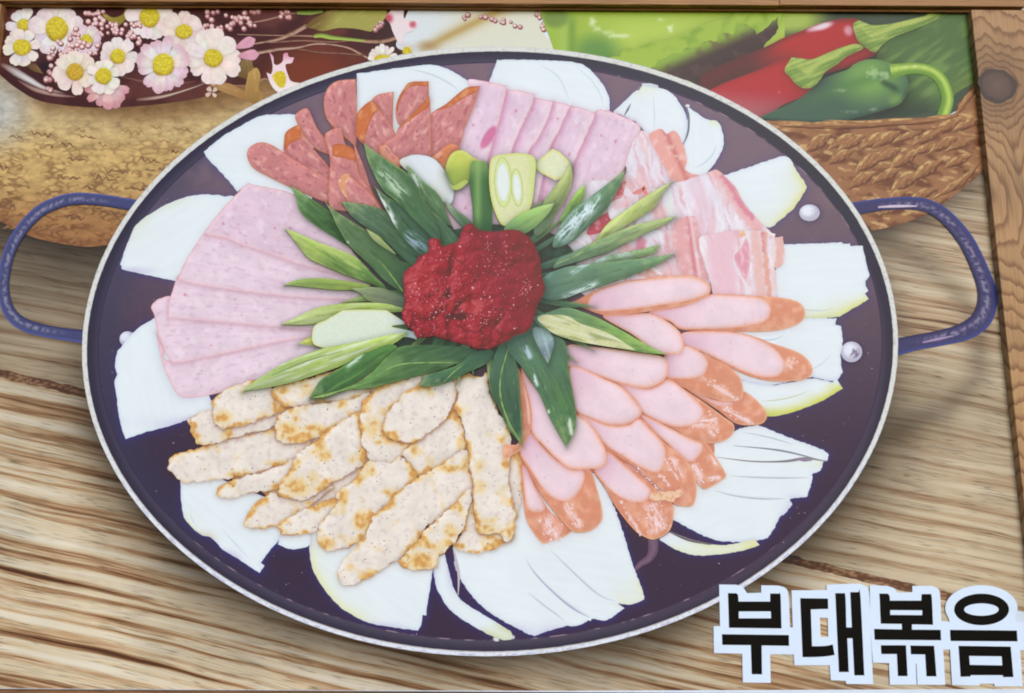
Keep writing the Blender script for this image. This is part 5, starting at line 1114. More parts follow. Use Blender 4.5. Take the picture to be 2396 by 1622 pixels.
# dark bed under the leaves
shape('leaf_bed', Z(600,400,[(960,540),(1150,420),(1350,450),(1700,400),(2000,420),(2200,480),(2350,640),(2300,900),(2250,1100),(2200,1300),(1950,1400),(1500,1420),(1100,1330),(960,1100),(960,850)]), lambda c: mix((40, 66, 58), (60, 90, 76), sm(-0.2, 0.5, fbm(c.x, c.y, 24, 3))), mat='print_leaf', step=4, shadow=LS)
rs = random.Random(21)
for k in range(34):      # slivers of scallion that peek out between the leaves
    a = k/34*2*math.pi+rs.uniform(-0.09, 0.09); r0, r1 = rs.uniform(120, 150), rs.uniform(205, 345)*(1.0 if abs(math.sin(a)) < 0.7 else 0.82)
    w = rs.uniform(7, 15); cx_, cy_ = CENTER[0]+10, CENTER[1]; ca, sa = math.cos(a), math.sin(a)
    if sa < -0.86: continue
    bend = rs.uniform(-14, 14)
    pr = [(r1, bend*1.2, 1), (r0+0.6*(r1-r0), w*0.8+bend*0.5), (r0, w*0.5), (r0, -w*0.5), (r0+0.55*(r1-r0), -w*0.7+bend*0.5)]
    pts_ = [(cx_+q[0]*ca-q[1]*sa, cy_+(q[0]*sa+q[1]*ca)*0.92) + tuple(q[2:]) for q in pr]
    rt, tp = rs.choice([((46, 80, 60), (96, 128, 76)), ((66, 100, 70), (146, 168, 92)), ((52, 86, 64), (72, 108, 72)), ((120, 146, 96), (178, 190, 122))])
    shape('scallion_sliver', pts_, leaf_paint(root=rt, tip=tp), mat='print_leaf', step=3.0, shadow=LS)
shape('onion_bulb', Z(600,0,[(1060,1210),(1120,1155),(1200,1145),(1300,1170),(1370,1240),(1430,1340),(1452,1400),(1440,1490),(1390,1500),(1250,1380)]), onion_paint((208, 216, 222), [(1030, 440, 22, 40, (206, 206, 170), 0.6), (940, 400, 20, 30, (206, 200, 170), 0.5)]), mat='print_onion', shadow=LS, label='printed white scallion bulb above the sauce')
shape('scallion_chunk', Z(600,0,[(1395,1230),(1440,1135),(1520,1112),(1600,1165),(1695,1215),(1640,1290),(1560,1335),(1470,1385),(1410,1300)]), lambda c: mix(mix((188, 196, 92), (150, 168, 78), sm(370, 415, c.y)), (206, 208, 140), 0.6*sm(9, 1, c.d)*sm(0, 0.5, -c.ny)), mat='print_leaf', shadow=LS, label='printed yellow green scallion chunk')
shape('scallion_chunk', Z(600,0,[(1390,1270),(1440,1370),(1530,1330),(1560,1345),(1500,1395),(1440,1392)]), lambda c: mix((176, 190, 100), (146, 166, 82), c.u), mat='print_leaf', shadow=LS)
shape('scallion_chunk', Z(1200,0,[(165,1218),(230,1150),(290,1100,1),(350,1130),(425,1215),(415,1290),(312,1332,1),(200,1270)]), lambda c: mix((210, 214, 180), (206, 206, 130), sm(9, 0, c.d)), mat='print_leaf', shadow=LS, label='printed pale yellow scallion cube')
leaf(B4, [(420,-58),(440,40),(430,130),(390,220),(340,300),(260,420),(180,480),(150,430),(200,260),(300,120),(380,20)], root=(92, 118, 84), tip=(150, 166, 92), edge=YGR, label='printed olive leaf beside the pale cube')
leaf(B4, [(525,105),(532,190),(460,290),(360,380),(340,360),(400,250),(470,150)], root=MG, tip=(140, 178, 78))
leaf(A4, [(260,112),(340,160),(510,270),(590,340),(690,550),(560,490),(400,390),(320,310),(290,200)], root=(40, 74, 48), tip=(84, 122, 66), label='printed leaf lying on the salami end')
leaf(A4, [(630,238),(740,240),(920,272),(990,330),(1050,440),(1140,520),(1260,620),(1170,720),(1080,660),(960,540),(820,440),(700,350)], root=DG, tip=(76, 104, 74), streak=(128, 150, 130), sk=0.3)
leaf(A4, [(1390,225),(1450,270),(1590,385),(1540,440),(1420,310)], root=MG, tip=(150, 168, 130), edge=YGR)
leaf(A4, [(1438,418),(1405,320),(1385,240),(1330,155),(1230,75),(1110,-30),(1150,120),(1240,240),(1300,310),(1380,390)], root=(64, 100, 66), tip=(86, 124, 72), edge=(150, 176, 110), dabs=[(1140,20,1220,220,50,40,(196,212,200))])
leaf(A4, [(1230,220),(1290,290),(1390,380),(1510,530),(1400,600),(1320,540),(1260,360)], root=(60, 96, 62), tip=(84, 116, 66), edge=YGR)
leaf(A4, [(870,120),(960,190),(1080,250),(1170,340),(1300,480),(1290,620),(1200,620),(1100,530),(1020,425),(930,250)], root=(44, 78, 60), tip=(66, 100, 66), dabs=[(900,160,1040,420,26,50,(206,216,206)),(1100,470,1260,600,60,60,(150,176,206))])
leaf(A4, [(795,-195),(860,-150),(1000,-60),(1130,20),(1210,130),(1270,270),(1345,430),(1340,560),(1270,480),(1130,340),(1030,240),(930,165),(850,20),(812,-90)], root=(52, 88, 62), tip=(76, 112, 66), edge=(156, 182, 96), label='printed longest dark leaf pointing at the salami', dabs=[(1020,90,1050,100,10,8,(226,232,230)),(900,-10,1100,200,60,10,(150,180,140))])
leaf(A4, [(505,222),(560,280),(720,380),(820,440),(960,540),(1060,650),(1150,780),(1110,900),(960,840),(820,700),(680,565),(600,430),(550,310)], root=(58, 92, 66), tip=(84, 112, 68), edge=(140, 166, 80), ribs=[([(900,660),(970,740),(1080,890)], [1, 3, 2], (150, 172, 90))], dabs=[(660,530,685,538,8,4,(232,236,230))], label='printed dark leaf crossing from the ham to the sauce')
leaf(A4, [(810,430),(900,480),(960,540),(1030,620),(940,570),(860,510)], root=(110, 132, 90), tip=(146, 160, 104), edge=YGR)
leaf(A4, [(218,428),(310,458),(450,518),(620,578),(745,632),(860,760),(960,875),(800,825),(620,765),(460,695),(380,655),(300,545)], root=(66, 104, 60), tip=(160, 184, 86), edge=(196, 206, 140), light=(164, 184, 104), label='printed bright leaf over the ham fan', sdir=-1)
leaf(A4, [(203,846),(320,800),(470,788),(600,800),(830,845),(760,880),(600,887),(400,866)], root=(120, 146, 78), tip=(122, 152, 72), edge=YGR)
leaf(A4, [(700,870),(860,853),(960,868),(1100,935),(1100,1020),(950,1000),(830,965),(775,912)], root=(92, 106, 92), tip=(118, 138, 92), edge=YGR)
leaf(A4, [(188,1136),(300,1078),(440,1008),(620,973),(850,968),(1000,988),(1110,1040),(960,1050),(650,1080),(440,1135),(300,1142)], root=(136, 164, 82), tip=(168, 186, 120), edge=(160, 176, 74), streak=PALE, sk=0.5)
leaf(A4, [(308,1276),(420,1215),(520,1300),(430,1292)], root=(166, 176, 80), tip=(186, 192, 96))
shape('scallion_white', Z(600,400,[(430,1150),(520,1100),(640,1030,1),(800,1026),(960,1030,1),(1030,1075),(1110,1130,1),(1000,1150),(1160,1190),(1185,1245,1),(1080,1228),(800,1280),(520,1314,1),(422,1272)]), lambda c: mix(mix((206, 216, 200), (206, 208, 138), 0.75*sm(6, 0.5, c.d)), (190, 206, 220), 0.7*sm(905, 950, c.x)), mat='print_leaf', shadow=LS, label='printed white leek piece beside the sauce')
leaf(A8, [(-98,372),(0,285),(100,215),(200,150),(350,88),(500,38),(700,5),(1000,-55),(1110,-60),(970,50),(800,90),(640,185),(450,255),(250,315),(60,352)], root=(150, 178, 96), tip=(140, 164, 96), edge=(170, 186, 96), streak=(200, 210, 196), sk=0.8, label='printed pale streaked leaf reaching the ham and pork', ribs=[([(120,250),(360,150),(640,70)], [1, 2.5, 1], (120, 140, 96))])
leaf(A8, [(395,417),(440,330),(480,270),(600,200),(730,110),(850,60),(980,20),(1040,60),(900,190),(760,300),(600,385),(500,420)], root=(60, 104, 60), tip=(56, 96, 52), edge=(120, 160, 72), streak=(110, 158, 80), sk=0.6, dabs=[(660,190,800,100,22,26,(176,206,170))])
leaf(A8, [(400,418),(520,410),(650,365),(850,350),(1000,310),(1200,262),(1350,222),(1500,165),(1640,80),(1400,20),(1100,10),(1000,60),(880,190),(780,280),(640,350)], root=(48, 84, 62), tip=(96, 138, 66), edge=(140, 172, 84), ribs=[([(880,260),(1000,190),(1150,160),(1480,155)], [1, 3.5, 3, 1], (150, 180, 110))], label='printed broad leaf below the sauce')
leaf(A8, [(1205,318),(1260,240),(1480,170),(1600,70),(1740,70),(1710,160),(1560,235),(1400,312),(1300,333),(1215,328)], root=(48, 88, 68), tip=(62, 100, 66), edge=(110, 150, 80), ribs=[([(1380,300),(1460,220),(1530,170)], [1, 3, 1], (150, 176, 96))])
leaf(A8, [(1957,758),(1850,640),(1780,500),(1705,370),(1715,180),(1780,40),(1860,-20),(1900,80),(1935,200),(1950,400),(1962,600)], root=(50, 86, 70), tip=(50, 84, 58), edge=(150, 178, 88), ribs=[([(1860,30),(1800,250),(1800,420),(1860,600),(1950,745)], [2, 3, 4, 4, 2], (146, 176, 88)), ([(1890,100),(1930,400),(1955,700)], [1, 1.5, 1], (96, 130, 90))], label='printed pointed leaf hanging between pork and sausage')
leaf((1200, 800), [(385,772),(340,700),(260,560),(190,400),(120,300),(50,200),(-60,60),(-40,-120),(120,-160),(300,-60),(415,0),(430,200),(470,450),(472,620),(412,740)], root=(58, 92, 82), tip=(66, 108, 62), edge=(110, 146, 76), streak=(84, 128, 70), sk=0.6, label='printed broad leaf lying on the sausages', dabs=[(90,30,130,130,30,40,(190,214,230)),(150,240,180,330,16,12,(200,220,220)),(410,560,430,700,20,26,(190,206,180)),(255,500,262,530,6,5,(226,230,180))])
leaf((1200, 800), [(255,165),(205,90),(140,-40),(150,-100),(240,-90),(300,-40),(310,20)], root=(150, 176, 186), tip=(84, 104, 110), edge=(60, 80, 84), streak=(206, 220, 228), sk=0.6, shade=0.4)
leaf(B4, [(1118,1357),(950,1262),(800,1170),(660,1090),(520,1030),(390,995),(260,1040),(150,1090),(200,1160),(320,1230),(500,1280),(720,1310),(950,1347)], root=(72, 106, 78), tip=(120, 160, 70), edge=(140, 170, 90), label='printed leaf with a cream streak over the sausages')
shape('leaf_streak', Z(1200,400,[(180,1090),(240,1064),(400,1075),(500,1130),(700,1200),(900,1322,1),(720,1302),(500,1262),(320,1210),(220,1140)]), lambda c: mix(mix((196, 198, 152), (150, 158, 104), sm(0.05, 0.5, fbm(c.al*0.1, c.ac, 7, 3))), (216, 222, 212), 0.5*sm(0.05, 0.5, fbm(c.al*0.08, c.ac, 8, 9))), mat='print_leaf', parent=SHAPES[-1], step=3)
leaf(B4, [(820,0),(802,90),(740,210),(690,300),(560,425),(450,525),(330,570),(290,545),(330,420),(420,290),(560,190),(700,90)], root=(64, 100, 84), tip=(84, 122, 82), edge=(110, 146, 100), dabs=[(330,510,600,230,70,150,(200,220,232)),(560,330,640,180,26,30,(176,206,200))], label='printed glossy leaf pointing at the bacon')
leaf(B4, [(1168,78),(1100,170),(1040,280),(950,345),(850,405),(700,495),(600,540),(640,460),(700,380),(850,270),(1000,170)], root=(140, 160, 96), tip=(160, 176, 100), edge=(186, 196, 120), streak=PALE, sk=0.5, label='printed yellow green leaf on the bacon')
leaf(B4, [(1072,543),(1040,612),(920,650),(700,700),(560,720),(640,640),(820,600),(960,575)], root=(86, 118, 100), tip=(110, 144, 84), dabs=[(560,660,900,570,60,110,(186,206,206))])
leaf(B4, [(1197,338),(1130,392),(950,482),(800,562),(700,612),(560,652),(420,692),(300,720),(340,640),(430,600),(640,500),(850,410),(1050,362)], root=(74, 108, 88), tip=(146, 166, 100), edge=(180, 192, 110), ribs=[([(320,690),(480,620),(620,520),(680,450)], [1, 3, 3, 1], (170, 190, 110))])
leaf(B4, [(1187,613),(1080,690),(900,772),(700,845),(520,905),(340,965),(200,930),(220,780),(380,700),(560,680),(850,652),(1000,640)], root=(74, 108, 92), tip=(88, 128, 84), edge=(124, 160, 96), dabs=[(420,760,560,680,24,24,(176,206,206)),(360,940,620,830,30,50,(190,212,206)),(240,800,300,700,30,30,(130,190,190))], label='printed long leaf beneath the bacon')
shape('scallion_stalk', Z(600,400,[(1585,-55),(1640,-65),(1695,-50),(1715,100),(1735,290),(1735,460,1),(1600,450,1),(1590,250),(1572,100)]), lambda c: mix(mix(mix((66, 104, 64), (112, 148, 88), np.exp(-((c.x-1118)/9)**2)), (140, 170, 100), 0.6*sm(430, 385, c.y)), (48, 84, 58), 0.6*sm(500, 545, c.y)), mat='print_leaf', shadow=LS, step=3, label='printed upright scallion stalk above the sauce')
lk = shape('leek_section', Z(600,400,[(1722,-60),(1765,-105),(1850,-118),(1940,-122),(2048,-85),(2045,100),(2015,280),(1940,330),(1850,415,1),(1795,390),(1740,260),(1714,100)]), lambda c: mix(mix((206, 210, 164), (196, 206, 112), sm(8, 0, c.d)), (188, 202, 124), 0.5*sm(1225, 1245, c.x)), mat='print_leaf', shadow=LS, step=3, label='printed halved leek showing pale rings')
for (x, y, rx, ry, t) in ((1815, 90, 66, 185, -0.03), (1918, 130, 44, 140, -0.08)):
    k = 700/2202
    el = lambda f: [(600+(x+rx*f*math.cos(a)*math.cos(t)-ry*f*math.sin(a)*math.sin(t))*k, 400+(y+rx*f*math.cos(a)*math.sin(t)+ry*f*math.sin(a)*math.cos(t))*k) for a in np.arange(14)*2*math.pi/14]
    shape('leek_ring', el(1.0), lambda c: mix((200, 212, 150), (168, 186, 92), sm(3.5, 0, c.d)), parent=lk, step=2.6, mat='print_leaf')
    shape('leek_ring', el(0.78), lambda c: mix((214, 222, 220), (200, 208, 172), sm(6, 0, c.d)), parent=lk, step=2.6, mat='print_leaf')
leaf(A4, [(2192,240),(2150,320),(2060,420),(1980,475),(1900,470),(1820,430),(1900,340),(2050,270)], root=(130, 172, 84), tip=(146, 184, 92), edge=(170, 200, 110), label='printed bright green slice at the sauce top', shade=0.15)

# ------------------------------------------------------------------ red pepper paste
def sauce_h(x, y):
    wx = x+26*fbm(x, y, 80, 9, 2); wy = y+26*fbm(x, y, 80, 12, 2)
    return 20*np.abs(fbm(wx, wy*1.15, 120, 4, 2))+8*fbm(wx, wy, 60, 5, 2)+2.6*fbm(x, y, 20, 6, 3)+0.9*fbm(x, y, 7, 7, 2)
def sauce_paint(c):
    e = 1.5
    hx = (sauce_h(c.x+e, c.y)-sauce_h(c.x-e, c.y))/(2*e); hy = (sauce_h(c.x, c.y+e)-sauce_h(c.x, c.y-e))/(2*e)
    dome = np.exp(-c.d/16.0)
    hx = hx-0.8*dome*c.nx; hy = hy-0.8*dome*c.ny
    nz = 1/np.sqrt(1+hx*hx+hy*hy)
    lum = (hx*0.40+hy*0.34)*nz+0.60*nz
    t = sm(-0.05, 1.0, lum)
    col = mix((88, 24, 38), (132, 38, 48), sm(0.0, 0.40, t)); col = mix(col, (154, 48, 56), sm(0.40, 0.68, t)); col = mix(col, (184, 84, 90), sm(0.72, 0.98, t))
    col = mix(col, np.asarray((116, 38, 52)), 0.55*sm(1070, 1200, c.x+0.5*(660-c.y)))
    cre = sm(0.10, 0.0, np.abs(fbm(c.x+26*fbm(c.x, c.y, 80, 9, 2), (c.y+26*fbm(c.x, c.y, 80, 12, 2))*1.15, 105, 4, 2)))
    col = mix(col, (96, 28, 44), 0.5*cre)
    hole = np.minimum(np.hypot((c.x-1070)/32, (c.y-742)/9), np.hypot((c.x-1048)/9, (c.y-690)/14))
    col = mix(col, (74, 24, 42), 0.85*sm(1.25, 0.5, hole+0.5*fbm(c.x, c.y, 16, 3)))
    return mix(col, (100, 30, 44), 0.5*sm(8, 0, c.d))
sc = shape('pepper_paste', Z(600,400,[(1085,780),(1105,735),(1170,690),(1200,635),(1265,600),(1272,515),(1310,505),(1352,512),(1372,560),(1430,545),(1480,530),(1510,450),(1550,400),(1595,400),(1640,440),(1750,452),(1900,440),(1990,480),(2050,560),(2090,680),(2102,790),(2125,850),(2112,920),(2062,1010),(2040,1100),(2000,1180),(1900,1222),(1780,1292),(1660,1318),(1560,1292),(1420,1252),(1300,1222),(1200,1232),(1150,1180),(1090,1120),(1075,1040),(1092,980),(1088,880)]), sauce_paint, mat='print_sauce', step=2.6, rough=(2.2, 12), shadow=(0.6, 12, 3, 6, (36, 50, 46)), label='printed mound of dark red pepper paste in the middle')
it = []
Qs = sc.Q
hot = [(1010, 700, 60, 40, 90), (1120, 740, 70, 40, 90), (1170, 600, 50, 50, 60), (1000, 760, 60, 24, 40), (1030, 600, 20, 14, 20), (1230, 680, 22, 30, 34), (1090, 660, 110, 90, 120)]
for (hx, hy, rx, ry, n) in hot:
    for _ in range(n):
        x, y = RND.gauss(hx, rx*0.55), RND.gauss(hy, ry*0.55)
        if not inside(Qs, np.array([x]), np.array([y]))[0]: continue
        r = RND.uniform(0.5, 1.15)*(1.9 if RND.random() < 0.08 else 1); cc = mix((206, 120, 124), (236, 216, 226), RND.random()**1.5)
        it.append((x, y, r*RND.uniform(1, 1.8), r, RND.uniform(0, 3), cc, mix(cc, (160, 60, 70), 0.6)))
dots('paste_gleam', it, parent=sc, n=6, mat='print_sauce')

# ------------------------------------------------------------------ lettering 부대볶음: black strokes on white outlines
C1 = (1696, 1122)
wht = lambda c: np.broadcast_to(np.array((206, 221, 240.0)), (len(c.x), 3))*(1-0.02*sm(0, 1, fbm(c.x, c.y, 60, 2)))[:, None]
blk = lambda c: np.broadcast_to(np.array((21, 23, 25.0)), (len(c.x), 3))
def S_(dx, pts): return [(x+dx, y) + tuple(r) for x, y, *r in pts]
def glyph(label, white, strokes, holes=()):
    g = shape('lettering', white, wht, step=14, smooth=True, mat='print_plain', label=label, shade=False, fine=6, holes=holes)
    for st, hl in strokes:
        shape('letter_stroke', st, blk, parent=g, step=14, smooth=True, mat='print_ink', shade=False, fine=5, holes=hl)
m, nt, b = nodes_of('print_ink'); laminate(nt, b); b.inputs['Specular IOR Level'].default_value = 0.06
at = N(nt, 'ShaderNodeAttribute'); at.attribute_name = 'ink'
c = mixc(nt, 1.0, at.outputs[0], ramp(nt, noise(nt, layout_uv(nt), 9.0, 3.0), [(0.3, g3(0.8)), (0.75, g3(1.6))]), 'MULTIPLY')
L(nt, c, b.inputs['Base Color']); MATS['print_ink'] = m
K = lambda o, pts: Z(o[0], o[1], [(p[0], p[1], 1) if len(p) == 2 else (p[0], p[1]) for p in pts])   # corner unless marked
R = 0
C2 = (1200, 1122)
glyph('printed black letter bu with white outline, over the pan rim', K(C2, [(1516,772),(1640,774),(1688,790,R),(1720,836),(1825,832),(1825,778),(1950,780),(2005,800,R),(2026,860,R),(2036,1085),(2092,1090),(2092,1287),(1890,1285),(1895,1495),(1690,1492),(1685,1280),(1478,1276),(1475,1078),(1522,1078)]),
      [(K(C2, [(1580,835),(1640,836),(1655,850,R),(1658,897),(1890,897),(1890,838),(1955,838),(1967,852,R),(1974,1095),(1588,1090)]), [K(C2, [(1660,970),(1895,970),(1897,1020),(1660,1020)])]),
       (K(C2, [(1536,1137),(2028,1143),(2030,1223),(1828,1220),(1831,1432),(1755,1432),(1748,1218),(1538,1216)]), [])])
glyph('printed black letter dae with white outline', K(C1, [(487,815),(745,812),(745,775),(850,768),(985,765),(1040,790,R),(1058,850,R),(1075,1240),(1087,1505),(890,1502),(885,1480),(776,1475),(768,1365),(508,1365),(500,1200)]),
      [(K(C1, [(550,872),(755,875),(757,952),(629,955),(638,1225),(700,1225,R),(750,1221,R),(790,1212),(804,1290),(740,1300,R),(660,1305,R),(568,1306)]), []),
       (K(C1, [(808,835),(870,836),(883,855,R),(890,1087),(930,1087),(918,828),(980,827),(993,850,R),(1022,1440),(948,1440),(935,1167),(897,1167),(908,1415),(835,1415)]), [])],
      holes=[K(C1, [(695,1015),(753,1018),(757,1155),(702,1160)])])
glyph('printed black letter bokk with white outline', K(C1, [(1062,778),(1190,782),(1240,800,R),(1264,832),(1375,828),(1375,782),(1520,782),(1566,805,R),(1580,860,R),(1588,1040),(1655,1045),(1655,1250),(1602,1250),(1617,1510),(1412,1508),(1405,1352),(1400,1352),(1406,1508),(1210,1508),(1203,1350),(1085,1345),(1077,1240),(1064,1000)]),
      [(K(C1, [(1132,838),(1195,839),(1207,855,R),(1210,890),(1440,890),(1442,842),(1505,842),(1517,858,R),(1527,1068),(1372,1065),(1372,1103),(1583,1105),(1586,1182),(1097,1178),(1093,1098),(1298,1102),(1296,1062),(1142,1060)]), [K(C1, [(1212,960),(1447,962),(1447,997),(1213,995)])]),
       (K(C1, [(1143,1218),(1328,1218),(1340,1445),(1268,1445),(1260,1283),(1146,1283)]), []),
       (K(C1, [(1360,1220),(1535,1222),(1552,1447),(1478,1447),(1468,1286),(1363,1285)]), [])])
ell = lambda cx, cy, rx, ry, a0, a1, n: [(cx+rx*math.cos(a), cy+ry*math.sin(a), R) for a in np.linspace(a0, a1, n)]
glyph('printed black letter eum with white outline, beside the frame', K(C1, [(1650,1045)]+ell(1882, 945, 266, 168, 2.75, 2.75+3.92, 22)+[(2146,1048),(2200,1052),(2204,1255),(2167,1255),(2186,1520),(1980,1520),(1975,1500),(1870,1500),(1870,1515),(1667,1510),(1652,1250)]),
      [(K(C1, ell(1883, 955, 202, 116, 0, 2*math.pi*23/24, 24)), [K(C1, ell(1882, 956, 128, 45, 0, 2*math.pi*19/20, 20))]),
       (K(C1, [(1650,1105),(2143,1110),(2147,1190),(1655,1187)]), []),
       (K(C1, [(1713,1222),(2097,1228),(2117,1452),(2040,1452),(2040,1438),(1802,1438),(1802,1448),(1728,1450)]), [K(C1, [(1792,1297),(2030,1300),(2035,1366),(1797,1362)])])])

build_all(poster)

# ------------------------------------------------------------------ wooden frame
def frame_wood(name, knot=None, along='Z', a=(196, 150, 102), b_=(150, 100, 60), freq=170.0):
    m, nt, b = nodes_of(name)
    tc = N(nt, 'ShaderNodeTexCoord'); sx = N(nt, 'ShaderNodeSeparateXYZ'); L(nt, tc.outputs['Object'], sx.inputs[0])
    al = sx.outputs[2] if along == 'Z' else sx.outputs[0]
    ac = sx.outputs[0] if along == 'Z' else sx.outputs[2]
    cw = N(nt, 'ShaderNodeCombineXYZ'); L(nt, mathn(nt, 'MULTIPLY', al, 2.5), cw.inputs[0]); L(nt, mathn(nt, 'MULTIPLY', ac, 14.0), cw.inputs[1]); L(nt, mathn(nt, 'MULTIPLY', sx.outputs[1], 14.0), cw.inputs[2])
    wob = mathn(nt, 'SUBTRACT', noise(nt, cw.outputs[0], 1.3, 3.0), 0.5)
    if knot:
        kx, kz = knot
        dx = mathn(nt, 'SUBTRACT', sx.outputs[0], kx); dz = mathn(nt, 'SUBTRACT', sx.outputs[2], kz)
        r = mathn(nt, 'SQRT', mathn(nt, 'ADD', mathn(nt, 'MULTIPLY', dx, dx), mathn(nt, 'MULTIPLY', mathn(nt, 'MULTIPLY', dz, dz), 0.75)))
        ax_ = mathn(nt, 'ABSOLUTE', mathn(nt, 'SUBTRACT', dx, mathn(nt, 'MULTIPLY', dz, -0.12)))
        # rings round the knot sag into long chevrons further down the board
        slope = ramp(nt, mathn(nt, 'ADD', mathn(nt, 'MULTIPLY', dz, 8.0), 0.5), [(0.3, g3(0.85)), (0.7, g3(0.22))])
        chev = mathn(nt, 'ADD', mathn(nt, 'ABSOLUTE', dz), mathn(nt, 'MULTIPLY', ax_, slope))
        blend = ramp(nt, r, [(0.03, g3(0)), (0.11, g3(1))])
        ring = N(nt, 'ShaderNodeMix'); ring.data_type = 'FLOAT'
        L(nt, blend, ring.inputs[0]); L(nt, mathn(nt, 'MULTIPLY', r, 1.5), ring.inputs[2]); L(nt, chev, ring.inputs[3])
        far = ramp(nt, mathn(nt, 'ABSOLUTE', dz), [(0.05, g3(1.0)), (0.30, g3(0.34))])
        v = mathn(nt, 'ADD', mathn(nt, 'MULTIPLY', mathn(nt, 'MULTIPLY', ring.outputs[0], freq), far), mathn(nt, 'MULTIPLY', wob, 4.5))
    else:
        v = mathn(nt, 'ADD', mathn(nt, 'MULTIPLY', ac, freq), mathn(nt, 'MULTIPLY', wob, 7.0))
    fr = mathn(nt, 'FRACT', v)
    late = ramp(nt, fr, [(0.0, g3(0.0)), (0.55, g3(0.15)), (0.88, g3(1.0)), (0.97, g3(0.6)), (1.0, g3(0.0))])
    c = mixc(nt, mathn(nt, 'MULTIPLY', late, 0.85), ink4(a), ink4(b_))
    fb = N(nt, 'ShaderNodeCombineXYZ'); L(nt, mathn(nt, 'MULTIPLY', al, 12.0), fb.inputs[0]); L(nt, mathn(nt, 'MULTIPLY', ac, 420.0), fb.inputs[1]); L(nt, mathn(nt, 'MULTIPLY', sx.outputs[1], 420.0), fb.inputs[2])
    fn = noise(nt, fb.outputs[0], 1.0, 3.0)
    c = mixc(nt, 1.0, c, ramp(nt, fn, [(0.3, g3(0.80)), (0.7, g3(1.14))]), 'MULTIPLY')
    tone = noise(nt, tc.outputs['Object'], 5.0, 3.0)
    c = mixc(nt, 1.0, c, ramp(nt, tone, [(0.3, g3(0.66)), (0.7, g3(0.92))]), 'MULTIPLY')
    if knot:
        sh = ramp(nt, r, [(0.03, (0.42, 0.38, 0.36, 1)), (0.10, (1, 1, 1, 1))])
        c = mixc(nt, 0.75, c, mixc(nt, 1.0, c, sh, 'MULTIPLY'))
        pith = ramp(nt, ax_, [(0.0015, g3(0.62)), (0.007, g3(1.0))]); below = ramp(nt, mathn(nt, 'MULTIPLY', dz, -1.0), [(0.06, g3(0)), (0.12, g3(1)), (0.30, g3(1)), (0.45, g3(0))])
        c = mixc(nt, mathn(nt, 'MULTIPLY', below, 0.85), c, mixc(nt, 1.0, c, pith, 'MULTIPLY'))
    L(nt, c, b.inputs['Base Color'])
    b.inputs['Roughness'].default_value = 0.55; b.inputs['Specular IOR Level'].default_value = 0.35
    bp = N(nt, 'ShaderNodeBump'); bp.inputs['Strength'].default_value = 0.25; bp.inputs['Distance'].default_value = 0.0008
    L(nt, mathn(nt, 'ADD', fn, mathn(nt, 'MULTIPLY', late, -0.6)), bp.inputs['Height']); L(nt, bp.outputs[0], b.inputs['Normal'])
    return m
T = 0.014       # boards stand this far in front of the poster
frame = bpy.data.objects.new('wooden_frame', None); COL.objects.link(frame); frame.location = (ORG.x, 0.0, ORG.z)
frame['label'] = 'stained pine frame with a dark knot bordering the poster'; frame['category'] = 'frame'
def board(name, lo, hi, mat, label=None, bev=0.0012):
    c0 = ((lo[0]+hi[0])/2, (lo[1]+hi[1])/2, (lo[2]+hi[2])/2)
    me = box_mesh(name, lo, hi, c0)
    o = bpy.data.objects.new(name, me); COL.objects.link(o); o.parent = frame
    o.location = Vector(c0)-frame.location
    me.materials.append(mat)
    md = o.modifiers.new('edge', 'BEVEL'); md.width = bev; md.segments = 2; md.limit_method = 'NONE'
    if label: o['label'] = label
    return o
XF = XR+0.095
zt_front = ZT+0.0035
rail_m = frame_wood('pine_rail', None, 'X', (178, 130, 82), (134, 92, 52), 220.0)
bat_m = frame_wood('pine_batten', None, 'X', (150, 108, 62), (112, 76, 42), 260.0)
end_m = frame_wood('pine_side', None, 'Z', (176, 126, 82), (132, 86, 50), 210.0)
xj = wall(1823, 8, T).x
board('top_batten', (XL-0.05, -0.0062, ZT), (XF, 0.004, ZT+0.060), bat_m)
board('top_board', (XL-0.12, -T-0.003, zt_front), (xj-0.0004, -0.0068, ZT+0.085), rail_m)
board('top_board', (xj+0.0004, -T-0.0022, zt_front+0.0012), (XF, -0.0068, ZT+0.085), rail_m, 'shorter top board next to the corner')
kw = wall(2333, 199, T)
side_lo = (XR, -T, ZB-0.09); side_hi = (XF, 0.004, zt_front-0.0012)
c0 = [(side_lo[i]+side_hi[i])/2 for i in range(3)]
side_m = frame_wood('pine_knotty', (kw.x-c0[0], kw.z-c0[2]), 'Z', (186, 144, 100), (124, 82, 50), 88.0)
# the knotty stile stops below the top board
sb = board('side_board', side_lo, (XF, 0.004, ZT-0.0004), side_m, 'knotty side board with chevron grain')
sb2 = board('side_board', (XL-0.075, -T, ZB-0.09), (XL, 0.004, ZT-0.0004), end_m, 'plain side board, mostly out of view')
board('bottom_board', (XL+0.0004, -T+0.001, ZB-0.08), (XR-0.0004, 0.004, ZB), frame_wood('pine_bottom', None, 'X', (146, 104, 70), (108, 72, 46), 200.0))
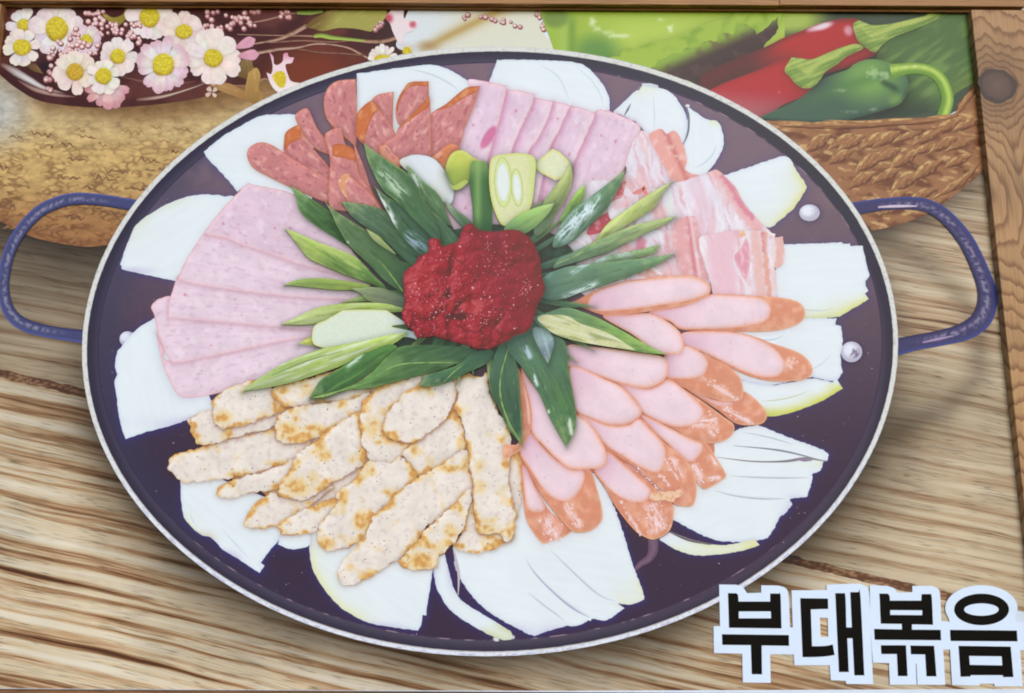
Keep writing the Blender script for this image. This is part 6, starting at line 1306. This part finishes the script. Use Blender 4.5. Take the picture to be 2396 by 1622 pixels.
# knot: a dark end-grain plug a hair below the board face
m, nt, b = nodes_of('knot_wood'); tc = N(nt, 'ShaderNodeTexCoord')
sxk = N(nt, 'ShaderNodeSeparateXYZ'); L(nt, tc.outputs['Object'], sxk.inputs[0])
rk = mathn(nt, 'SQRT', mathn(nt, 'ADD', mathn(nt, 'MULTIPLY', sxk.outputs[0], sxk.outputs[0]), mathn(nt, 'MULTIPLY', sxk.outputs[2], sxk.outputs[2])))
nk = noise(nt, tc.outputs['Object'], 140.0, 4.0)
c = ramp(nt, mathn(nt, 'ADD', rk, mathn(nt, 'MULTIPLY', mathn(nt, 'SUBTRACT', nk, 0.5), 0.016)), [(0.0, ink4((92, 70, 60))), (0.024, ink4((78, 56, 48))), (0.0285, ink4((44, 30, 28))), (0.033, ink4((64, 44, 36)))])
L(nt, c, b.inputs['Base Color']); b.inputs['Roughness'].default_value = 0.6
KR = 43*0.00078
kn = 40; V = [(0, 0, 0)]; Fk = []
for i in range(kn):
    a = 2*math.pi*i/kn; r = KR*(1+0.04*math.sin(3*a+1)+0.03*math.sin(7*a)+0.015*math.sin(13*a))
    V.append((r*math.cos(a), 0, r*0.95*math.sin(a)))
V += [(x*1.0, 0.002, z) for x, y, z in V[1:]]
for i in range(kn):
    j = (i+1) % kn
    Fk.append((0, 1+i, 1+j)); Fk.append((1+i, 1+kn+i, 1+kn+j, 1+j))
me = bpy.data.meshes.new('knot'); me.from_pydata(V, [], Fk); me.materials.append(m)
ko = bpy.data.objects.new('knot', me); COL.objects.link(ko); ko.parent = sb
ko.location = Vector((kw.x-c0[0], -T-0.0003-c0[1], kw.z-c0[2]))
ko['label'] = 'round dark brown knot'

# ------------------------------------------------------------------ the wall behind
m, nt, b = nodes_of('plaster'); tc = N(nt, 'ShaderNodeTexCoord')
c = ramp(nt, noise(nt, tc.outputs['Object'], 9.0, 5.0), [(0.3, (0.42, 0.39, 0.35, 1)), (0.7, (0.52, 0.49, 0.45, 1))])
L(nt, c, b.inputs['Base Color']); b.inputs['Roughness'].default_value = 0.9
w = bpy.data.objects.new('wall', box_mesh('wall', (-1.6, 0.006, 0.0), (1.6, 0.12, 3.0))); COL.objects.link(w)
w.data.materials.append(m); w['kind'] = 'structure'; w['label'] = 'plain plaster wall behind the framed poster'
